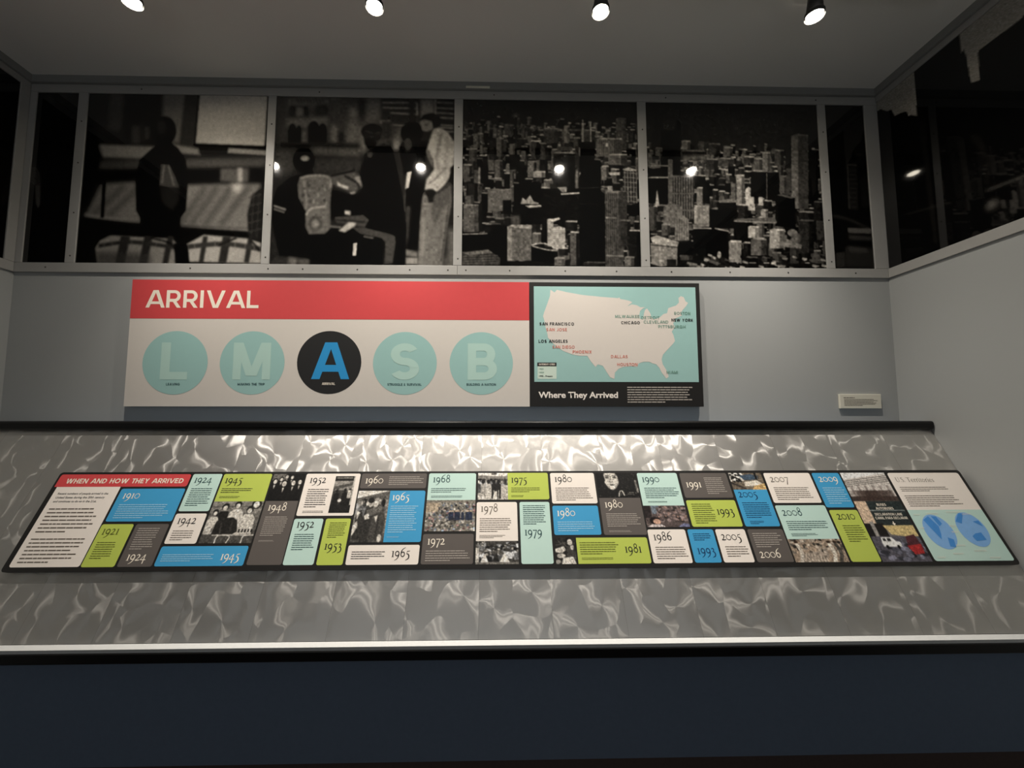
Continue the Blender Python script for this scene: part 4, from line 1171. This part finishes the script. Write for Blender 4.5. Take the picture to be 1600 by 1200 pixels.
c.poly([(886, 570), (914, 563), (896, 660), (874, 668)], g(.62)); c.line([(880, 580), (870, 800)], 5, g(.3), 1); c.poly([(880, 770), (905, 770), (890, 960), (878, 1000)], g(.22), 2)
c.poly([(878, 1020), (945, 1035), (945, 1065), (875, 1055)], g(.36), 1); c.poly([(876, 1068), (948, 1068), (948, 1106), (876, 1104)], g(.46), 1); c.rect(960, 1060, 1153, 1115, g(.22), 3); c.rect(1125, 900, 1155, 1110, g(.32), 4)
c.poly([(640, 460), (700, 415), (755, 395), (800, 430), (830, 560), (858, 720), (880, 900), (872, 1110), (815, 1110), (808, 940), (640, 900), (600, 640), (615, 560)], g(.035), 1)
c.poly([(630, 330), (640, 400), (660, 430), (700, 420), (735, 360)], g(.06), 1); c.ell(682, 325, 64, 48, g(.09), 1); c.line([(640, 320), (690, 335), (735, 330)], 10, g(.2), 1); c.line([(632, 345), (680, 355), (730, 345)], 8, g(.17), 1)
c.poly([(738, 260), (795, 265), (800, 360), (745, 380)], g(.16), 2)
for i in range(5): c.line([(705 + i * 14, 370), (715 + i * 12, 415)], 4, g(.3), 1)
c.poly([(655, 450), (690, 445), (680, 485), (650, 480)], g(.22), 2)
c.poly([(1040, 312), (1062, 302), (1098, 310), (1130, 335), (1162, 385), (1158, 560), (1110, 640), (1065, 690), (990, 672), (1000, 612), (1045, 552), (1040, 500), (1000, 450), (1012, 400)], g(.56), 1)
c.line([(1090, 330), (1060, 480), (1075, 560)], 14, g(.36), 2); c.line([(1010, 640), (1060, 600), (1115, 540)], 9, g(.36), 1); c.line([(1125, 370), (1110, 600)], 12, g(.38), 3); c.poly([(1000, 430), (1020, 440), (1042, 500), (1035, 540), (1005, 480)], g(.3), 1)
c.poly([(1142, 540), (1165, 520), (1160, 640), (1135, 640)], g(.06), 1)
c.poly([(985, 690), (1062, 690), (1140, 630), (1148, 740), (1120, 900), (1092, 1112), (948, 1110), (960, 860), (975, 720)], g(.36), 1)
c.poly([(1032, 712), (1070, 690), (1143, 635), (1140, 740), (1085, 800), (1050, 900), (1030, 800)], g(.26), 2); c.line([(1060, 780), (1010, 1000), (1010, 1100)], 12, g(.33), 2); c.line([(1090, 820), (1068, 1100)], 10, g(.30), 2); c.line([(985, 840), (975, 1060)], 8, g(.5), 2); c.line([(1135, 740), (1085, 1090)], 6, g(.16), 1)
c.line([(985, 694), (1062, 692), (1142, 634)], 16, g(.16), 1); c.ell(1024, 690, 32, 22, g(.10), 1); c.poly([(1002, 690), (1048, 688), (1040, 745), (1012, 748)], g(.08), 1)
c.poly([(960, 270), (985, 235), (1035, 240), (1040, 310), (1010, 325), (975, 322), (972, 300)], g(.38), 1); c.poly([(958, 262), (985, 222), (1035, 212), (1078, 232), (1086, 290), (1050, 308), (1035, 262), (990, 252)], g(.07), 1); c.line([(990, 285), (1010, 288)], 6, g(.12), 1)
c.poly([(430, 585), (560, 555), (600, 580), (628, 660), (560, 692), (450, 640)], g(.27), 2); c.line([(440, 590), (580, 560)], 12, g(.06), 1); c.poly([(478, 622), (500, 640), (545, 655), (540, 672), (480, 648)], g(.68), 1); c.poly([(580, 600), (610, 590), (622, 650), (590, 640)], g(.45), 1); c.poly([(550, 690), (585, 680), (580, 706), (556, 704)], g(.5), 1)
c.line([(520, 590), (590, 630), (610, 670)], 12, g(.08), 1); c.poly([(440, 668), (560, 700), (620, 690), (640, 830), (440, 850)], g(.045), 1)
c.poly([(460, 832), (630, 820), (664, 848), (640, 892), (470, 862)], g(.22), 1); c.line([(470, 850), (640, 862)], 7, g(.08), 1); c.poly([(522, 793), (556, 797), (554, 822), (520, 816)], g(.68), 1)
c.poly([(300, 930), (420, 905), (560, 890), (800, 935), (825, 980), (812, 1112), (300, 1112)], g(.045), 1); c.poly([(560, 892), (640, 895), (790, 932), (815, 945), (818, 985), (800, 1100), (745, 1105), (755, 985), (735, 955), (610, 930)], g(.22), 1); c.line([(620, 940), (740, 968), (752, 1000), (748, 1100)], 7, g(.05), 1)
c.poly([(482, 912), (545, 862), (588, 865), (580, 885), (520, 922)], g(.62), 1); c.line([(430, 885), (500, 893)], 8, g(.45), 1); c.poly([(570, 985), (593, 981), (586, 1056), (566, 1056)], g(.70)); c.line([(630, 945), (690, 955)], 5, g(.6), 1)
c.poly([(90, 780), (128, 665), (200, 600), (330, 560), (352, 600), (300, 800), (330, 1010), (325, 1070), (140, 1056), (105, 900)], g(.04), 1); c.ell(285, 498, 62, 74, g(.04), 1); c.ell(292, 487, 26, 17, g(.52), 1)
c.line([(108, 766), (180, 790)], 9, g(.6), 1); c.line([(108, 785), (172, 806)], 7, g(.52), 1)
c.poly([(246, 640), (262, 600), (310, 582), (425, 588), (448, 640), (436, 760), (438, 895), (405, 930), (312, 932), (290, 890), (296, 800), (252, 720)], g(.33), 1); c.line([(262, 605), (340, 588), (430, 600), (440, 660)], 12, g(.52), 1); c.line([(285, 640), (300, 750), (290, 790)], 8, g(.5), 1)
for i in range(26):
    x, y = 275 + c.rng.uniform(0, 150), 620 + c.rng.uniform(0, 130)
    c.line([(x, y), (x + c.rng.uniform(-14, 14), y + c.rng.uniform(6, 22))], 6, g(c.rng.choice([.14, .2, .48, .58])), 1)
c.poly([(292, 830), (325, 780), (412, 772), (424, 800), (422, 915), (312, 932)], g(.36), 1); c.line([(295, 820), (330, 782), (410, 770)], 10, g(.6), 1); c.ell(350, 870, 40, 42, g(.22), 2); c.ell(350, 872, 24, 26, g(.46), 2)
c.poly([(120, 1062), (320, 1074), (315, 1112), (80, 1110)], g(.16), 2); c.poly([(195, 1062), (245, 1070), (240, 1110), (190, 1108)], g(.34), 2); c.poly([(250, 1072), (315, 1078), (312, 1110), (250, 1110)], g(.28), 1)
c.mottle(.05, 4)
c.soften()
c.grain(.06)
mural(c, -1.117, -.2045, 'mural sheet with a backpack, stacked luggage and standing travellers')

# ---- city from the air
def block(c, x, y, w, h, v, roof=None, side=.6, win=0, sky=None):
    """one building of the printed skyline: base line y, drawn upwards"""
    c.rect(x, y - h, x + w, y, g(v))
    c.rect(x + w * .68, y - h, x + w, y, g(v * side))
    if win:
        n = max(2, int(w / win))
        for i in range(n): c.rect(x + w * (i + .3) / n, y - h + 6, x + w * (i + .62) / n, y - 4, g(v * .55), 0, .6)
    if roof: c.poly([(x - 2, y - h), (x + w * .2, y - h - 8), (x + w + 2, y - h - 6), (x + w, y - h + 3)], g(roof))

def skyline(c, seed, y0, y1, x0, x1, rows, big):
    rg = random.Random(seed)
    for r_ in range(rows):
        t = r_ / (rows - 1)
        y = y0 + (y1 - y0) * t ** 1.15
        sc = .35 + big * t
        x = x0 - rg.uniform(0, 60)
        while x < x1:
            w = rg.uniform(16, 60) * sc + 8
            h = rg.choice((rg.uniform(14, 46), rg.uniform(30, 120))) * (sc * .8 + .3)
            v = rg.choice((.05, .07, .1, .14, .2, .26, .32)) * (1.05 - .25 * t)
            block(c, x, y + rg.uniform(-12, 12), w, h, v, rg.choice((None, .24, .36, .5)), rg.uniform(.25, .8), rg.choice((0, 0, 7)))
            if rg.random() < .35: c.rect(x + w * .3, y + 2, x + w * .9, y + 7, g(rg.uniform(.35, .6)))
            x += w * rg.uniform(.8, 1.35)
    
c = Canvas(300, 285, ((92, 135), (1105, 150), (78, 1118), (1130, 1125)), g(.105))
c.rect(60, 300, 1140, 1140, g(.07)); c.poly([(60, 265), (480, 290), (1140, 320), (1140, 420), (60, 420)], g(.13), 4)
skyline(c, 41, 318, 1085, 70, 1130, 22, .95)
c.rect(385, 225, 415, 250, g(.3), 2); c.rect(392, 245, 408, 400, g(.08))
block(c, 985, 440, 60, 185, .26, .3, .8, 6); c.rect(995, 245, 1035, 262, g(.22)); block(c, 680, 400, 28, 100, .34, .4, .7); block(c, 330, 350, 55, 55, .24, .3); block(c, 265, 370, 30, 60, .3); block(c, 150, 430, 40, 80, .28, .3); block(c, 560, 400, 90, 85, .2, .35, .7, 8); block(c, 800, 420, 60, 95, .2, .4)
c.line([(300, 282), (420, 300), (560, 318), (680, 325)], 6, g(.3), 1); c.line([(640, 320), (800, 322), (870, 322)], 6, g(.42), 1)
block(c, 870, 480, 150, 105, .32, .5, .7, 12); c.rect(925, 400, 940, 420, g(.7)); block(c, 940, 530, 110, 60, .3, .55, .5, 10)
block(c, 240, 500, 50, 120, .12); block(c, 285, 480, 42, 105, .3, .4, .5); block(c, 485, 500, 50, 110, .16, .6, .4); c.rect(512, 425, 524, 490, g(.05)); block(c, 540, 500, 45, 70, .16)
block(c, 615, 660, 128, 200, .10, .36, .7, 9); c.rect(640, 420, 728, 445, g(.18)); c.rect(645, 405, 660, 420, g(.4)); block(c, 745, 690, 22, 270, .12, None, 1); c.line([(755, 560), (752, 690)], 7, g(.5), 1)
block(c, 900, 620, 42, 80, .34, .5, .4); c.poly([(940, 575), (1008, 572), (1008, 590), (950, 592)], g(.55)); block(c, 360, 560, 60, 90, .07); block(c, 180, 640, 55, 100, .06); c.rect(178, 545, 190, 640, g(.42)); block(c, 500, 605, 70, 32, .44, .5)
block(c, 232, 802, 140, 122, .31, .36, .95); block(c, 90, 925, 92, 155, .28, .42, .8); c.rect(178, 765, 200, 925, g(.08)); block(c, 320, 820, 50, 80, .05)
block(c, 385, 880, 160, 240, .05, None, 1); block(c, 420, 760, 116, 130, .045, None, 1); c.poly([(424, 760), (436, 722), (455, 740), (480, 708), (500, 745), (530, 755), (528, 764)], g(.46)); c.poly([(450, 770), (560, 766), (570, 776), (470, 784)], g(.58)); block(c, 545, 880, 230, 210, .06, None, 1); c.poly([(660, 698), (775, 692), (778, 700), (662, 708)], g(.5)); c.poly([(640, 664), (695, 660), (695, 690), (670, 694)], g(.4))
c.poly([(80, 930), (230, 930), (345, 880), (345, 1118), (70, 1118)], g(.05)); c.line([(80, 938), (230, 934)], 6, g(.5))
c.poly([(375, 830), (420, 828), (420, 890), (375, 890)], g(.24), 2); c.rect(345, 895, 488, 1090, g(.30)); c.rect(345, 895, 372, 1090, g(.44)); c.poly([(345, 895), (372, 882), (490, 884), (488, 908)], g(.46))
block(c, 492, 990, 50, 55, .3, .5); block(c, 548, 990, 30, 110, .06); block(c, 580, 1015, 34, 160, .46, .55, 1); c.poly([(612, 902), (648, 890), (686, 902), (684, 1025), (612, 1020)], g(.50)); c.poly([(580, 855), (650, 840), (655, 850), (610, 868)], g(.6))
for i in range(9): c.line([(616, 915 + i * 12), (682, 917 + i * 12)], 3, g(.36), 0, .7)
c.poly([(484, 1005), (640, 1040), (640, 1105), (484, 1092)], g(.04)); c.line([(486, 1000), (560, 990), (640, 1025)], 7, g(.6)); c.line([(490, 1006), (580, 1028), (640, 1030)], 6, g(.55)); c.rect(570, 1008, 606, 1024, g(.1)); block(c, 685, 920, 70, 55, .1, .5); block(c, 715, 1118, 50, 190, .24, .55, .3); block(c, 645, 1060, 55, 40, .1, .5, .6); block(c, 622, 1118, 60, 42, .34, .45, .7, 8)
c.poly([(78, 1040), (230, 1025), (305, 1075), (300, 1118), (78, 1118)], g(.18)); c.poly([(88, 1045), (235, 1028), (260, 1045), (120, 1060)], g(.36))
for i in range(4): c.line([(80, 1066 + i * 14), (290, 1060 + i * 14)], 4, g(.3))
c.poly([(775, 392), (858, 390), (858, 515), (895, 517), (897, 690), (918, 700), (920, 1122), (765, 1122), (770, 700), (776, 600)], g(.04)); c.rect(800, 392, 858, 516, g(.055)); c.line([(791, 258), (793, 392)], 6, g(.52)); c.line([(836, 268), (838, 392)], 6, g(.55)); c.rect(782, 330, 796, 392, g(.36)); c.line([(772, 668), (905, 662)], 4, g(.14)); c.line([(766, 760), (918, 760)], 4, g(.13))
c.poly([(1025, 560), (1060, 545), (1110, 560), (1112, 765), (1030, 760)], g(.12))
for i in range(5): c.line([(1036 + i * 17, 565), (1040 + i * 17, 755)], 5, g(.40))
for i in range(7): c.line([(1026, 575 + i * 28), (1111, 580 + i * 28)], 5, g(.36))
c.poly([(1022, 556), (1060, 544), (1112, 560), (1100, 566), (1040, 564)], g(.55))
c.rect(922, 690, 1030, 1122, g(.25))
for i in range(9): c.rect(926 + i * 12, 700, 931 + i * 12, 1115, g(.14))
for y in (688, 840, 1060): c.line([(922, y), (1030, y + 4)], 8, g(.36))
c.rect(935, 655, 965, 690, g(.4)); c.rect(1000, 690, 1050, 1000, g(.16)); block(c, 1010, 1010, 60, 150, .14, .35); block(c, 1060, 1118, 70, 200, .08, .6, .5); block(c, 1035, 1122, 56, 50, .34, .4); block(c, 790, 1122, 130, 20, .1, .2)
c.mottle(.10, 3)
c.mottle(.07, 5)
c.soften()
c.grain(.07)
mural(c, -.161, .748, 'aerial city mural sheet with a tall black twin-antenna tower')

c = Canvas(300, 285, ((105, 155), (1105, 165), (132, 1128), (1162, 1135)), g(.105))
c.rect(90, 470, 1180, 1150, g(.07)); c.poly([(90, 440), (1180, 470), (1180, 600), (90, 600)], g(.13), 4)
skyline(c, 57, 480, 1100, 100, 1160, 19, .9)
c.rect(196, 270, 310, 590, g(.045)); c.rect(200, 268, 285, 325, g(.13), 2); c.rect(276, 300, 312, 590, g(.06)); c.line([(283, 236), (283, 270)], 4, g(.2), 1); c.rect(150, 180, 188, 500, g(.075), 3)
block(c, 318, 440, 50, 48, .36, .5, .5, 9); block(c, 415, 470, 48, 80, .22); block(c, 472, 470, 70, 62, .16, .3); block(c, 562, 480, 54, 50, .3, .45, .5, 9); block(c, 165, 480, 40, 45, .26, .3); block(c, 320, 500, 130, 50, .1, .35)
c.poly([(320, 480), (450, 470), (470, 500), (330, 510)], g(.32), 2); block(c, 460, 560, 70, 60, .15, .4); block(c, 530, 540, 90, 45, .2, .4)
block(c, 790, 570, 45, 110, .32, .5, .6); block(c, 730, 560, 60, 65, .26, .4); block(c, 860, 530, 55, 85, .22, .4, .4, 8); block(c, 680, 520, 60, 36, .15, .45); block(c, 925, 560, 40, 150, .1); block(c, 890, 700, 40, 100, .26, .3); block(c, 930, 710, 40, 160, .2)
c.rect(960, 352, 1060, 790, g(.19)); c.rect(960, 352, 1000, 790, g(.33)); c.poly([(960, 352), (1000, 342), (1060, 348), (1060, 356)], g(.3)); block(c, 1062, 700, 55, 260, .05)
block(c, 120, 610, 130, 70, .06, .4); c.poly([(120, 545), (180, 535), (200, 548), (150, 556)], g(.3)); block(c, 120, 760, 130, 150, .045, .5)
c.rect(238, 500, 266, 770, g(.30)); c.rect(266, 600, 390, 850, g(.12))
for i in range(8): c.rect(270 + i * 15, 600, 278 + i * 15, 850, g(.32))
for y in (600, 702, 800): c.line([(266, y), (390, y)], 9, g(.32))
c.poly([(163, 775), (175, 676), (188, 775)], g(.56)); block(c, 130, 920, 40, 140, .22); c.poly([(210, 900), (212, 785), (235, 766), (300, 766), (320, 785), (320, 900)], g(.33)); c.poly([(275, 975), (282, 860), (300, 832), (330, 830), (358, 860), (360, 975)], g(.40))
for i in range(5): c.line([(290 + i * 14, 850), (290 + i * 14, 970)], 4, g(.26))
block(c, 200, 950, 50, 65, .26, .4); c.rect(390, 770, 478, 895, g(.42)); c.rect(390, 770, 404, 895, g(.55)); block(c, 405, 770, 50, 100, .36, .55, .4); block(c, 440, 760, 40, 130, .06)
block(c, 478, 905, 164, 118, .045, None, 1); c.poly([(480, 790), (560, 782), (600, 790), (560, 800)], g(.4)); c.poly([(530, 745), (590, 732), (640, 750), (640, 762), (540, 760)], g(.34)); block(c, 528, 800, 114, 45, .06, None, 1)
block(c, 635, 770, 48, 175, .44, .55, .5, 8); block(c, 605, 740, 34, 100, .3); c.poly([(690, 800), (688, 680), (708, 660), (735, 680), (746, 720), (744, 800)], g(.55)); block(c, 764, 770, 28, 100, .55, .6, 1); block(c, 740, 760, 26, 100, .06)
block(c, 720, 720, 100, 150, .06, .4); block(c, 820, 740, 66, 165, .055); c.line([(815, 580), (815, 730)], 5, g(.3)); block(c, 780, 840, 40, 40, .46, .5)
c.poly([(868, 710), (980, 725), (985, 905), (862, 890)], g(.045)); c.poly([(870, 708), (900, 702), (982, 724), (960, 730)], g(.24))
block(c, 645, 870, 60, 100, .12, .5); c.poly([(615, 850), (860, 840), (875, 870), (700, 885)], g(.26)); block(c, 620, 990, 110, 130, .05, None, 1); c.line([(620, 862), (870, 872)], 8, g(.42)); block(c, 1000, 860, 90, 50, .1, .45); block(c, 1000, 1050, 90, 190, .14, .3, .5); block(c, 1090, 860, 60, 110, .1, .3)
block(c, 705, 960, 62, 62, .5, .6, .7); block(c, 830, 1020, 88, 105, .46, .6, .6); block(c, 720, 1060, 90, 90, .26, .4); c.poly([(878, 985), (930, 965), (1020, 1000), (1015, 1022), (900, 1010)], g(.34)); c.ell(965, 930, 30, 22, g(.36)); c.ell(985, 960, 28, 30, g(.3), 1)
c.poly([(384, 912), (500, 898), (590, 925), (595, 1075), (384, 1055)], g(.04)); c.line([(384, 905), (490, 905)], 6, g(.5)); c.line([(510, 905), (592, 922)], 8, g(.5)); c.poly([(378, 880), (470, 876), (470, 895), (384, 900)], g(.36))
block(c, 592, 1100, 72, 118, .42, .55, .85, 9); block(c, 676, 1060, 40, 70, .08, .5); c.poly([(135, 960), (170, 945), (300, 985), (292, 1012), (150, 995)], g(.56)); c.poly([(135, 990), (292, 1010), (290, 1120), (190, 1125), (140, 1110)], g(.42)); c.line([(140, 1002), (292, 1016)], 6, g(.18)); c.rect(186, 1010, 200, 1125, g(.5))
c.rect(230, 1085, 285, 1125, g(.1)); block(c, 300, 1060, 80, 75, .05); c.ell(535, 1058, 12, 20, g(.5)); rg = random.Random(77)
for i in range(60): x, y = rg.uniform(330, 1150), rg.uniform(1050, 1130); c.poly([(x, y), (x + rg.uniform(14, 44), y + 8), (x + rg.uniform(10, 36), y + 20), (x - 4, y + 12)], g(rg.choice((.06, .1, .24, .4, .52))))
c.mottle(.10, 3)
c.mottle(.07, 5)
c.soften()
c.grain(.07)
mural(c, .793, 1.7055, 'aerial city mural sheet with a pale square skyscraper on its right')

c = Canvas(66, 280, ((1150, 165), (1378, 170), (1208, 1135), (1440, 1137)), g(.075))
c.rect(1150, 500, 1440, 1140, g(.05)); c.rect(1285, 460, 1345, 530, g(.045), 1); c.rect(1335, 462, 1375, 472, g(.16), 1); c.poly([(1282, 520), (1345, 524), (1350, 800), (1292, 790)], g(.10), 1); c.line([(1288, 528), (1298, 790)], 8, g(.2), 1); c.line([(1284, 526), (1346, 530)], 10, g(.2), 1)
for i in range(9): c.line([(1300, 560 + i * 27), (1345, 562 + i * 27)], 5, g(.18), 1)
c.poly([(1360, 590), (1410, 600), (1415, 780), (1370, 780)], g(.09), 2); c.line([(1200, 830), (1290, 850), (1420, 910)], 10, g(.2), 2); c.poly([(1285, 900), (1425, 905), (1425, 935), (1290, 930)], g(.30), 1); c.poly([(1290, 940), (1430, 950), (1430, 975), (1295, 970)], g(.18), 2)
c.rect(1208, 890, 1280, 1040, g(.025), 1); c.poly([(1215, 1045), (1270, 1040), (1270, 1130), (1215, 1130)], g(.15), 1); c.poly([(1268, 1005), (1440, 1020), (1440, 1135), (1270, 1130)], g(.13), 2); c.poly([(1290, 1010), (1400, 1020), (1400, 1045), (1300, 1040)], g(.2), 2)
c.grain(.2)
mural(c, 1.7475, 1.956, 'narrow dark city mural sheet at the far right of the back wall')

# ---- side walls: metres along the wall from the corner, metres up
c = Canvas(330, 180, ((0, 1.665), (1.65, 1.665), (0, .77), (1.65, .77)), g(.030))
sky = [(0, 1.665), (0, 1.615)]
for s_, z_ in ((.02, 1.612), (.05, 1.575), (.072, 1.566), (.084, 1.522), (.114, 1.514), (.140, 1.500), (.146, 1.472), (.16, 1.466), (.183, 1.440), (.186, 1.665)): sky.append((s_, z_))
c.poly(sky, g(.44))
c.poly([(.368, 1.665), (.368, 1.572), (.376, 1.585), (.384, 1.545), (.388, 1.455), (.392, 1.418), (.419, 1.405), (.424, 1.532), (.553, 1.528), (.60, 1.552), (.62, 1.52), (.70, 1.52), (.72, 1.40), (.80, 1.41), (.82, 1.60), (1.05, 1.60), (1.07, 1.48), (1.3, 1.47), (1.32, 1.665)], g(.44))
c.line([(.200, 1.40), (.206, 1.1), (.214, .80)], .020, g(.085), 1); c.line([(.375, 1.20), (.398, 1.15), (.410, 1.06), (.408, .95)], .012, g(.16), 2); c.line([(.03, 1.07), (.09, 1.065)], .006, g(.15), 1); c.line([(.10, 1.00), (.30, .952)], .007, g(.15), 1); c.line([(.40, .935), (.62, .915)], .012, g(.22), 1); c.ell(.414, .868, .026, .022, g(.28), 2); c.line([(.36, .84), (.47, .845)], .006, g(.12), 1)
c.rect(.30, 1.10, .395, .80, g(.014), 3); c.grain(.2)
mural(c, .011, 1.66, 'dark silhouetted mural with pale sky gaps on the right wall', .7655, 1.6675, (XR, YB, CAMZ), (R(90), 0, R(-90)), 1.7)
c = Canvas(300, 180, ((0, 1.665), (1.5, 1.665), (0, .77), (1.5, .77)), g(.035))
c.line([(1.42, 1.30), (1.47, 1.27)], .012, g(.14), 2); c.line([(1.40, 1.24), (1.46, 1.22)], .010, g(.12), 2); c.rect(1.40, 1.10, 1.5, 1.02, g(.07), 4); c.poly([(.2, 1.5), (.5, 1.55), (.52, .9), (.25, .9)], g(.06), 4); c.rect(.8, 1.6, 1.1, 1.2, g(.05), 5); c.grain(.3)
mural(c, -1.55, -.0505, 'very dark mural on the left wall at the picture edge', .7655, 1.6675, (XL, YB, CAMZ), (R(90), 0, R(90)), 1.5)
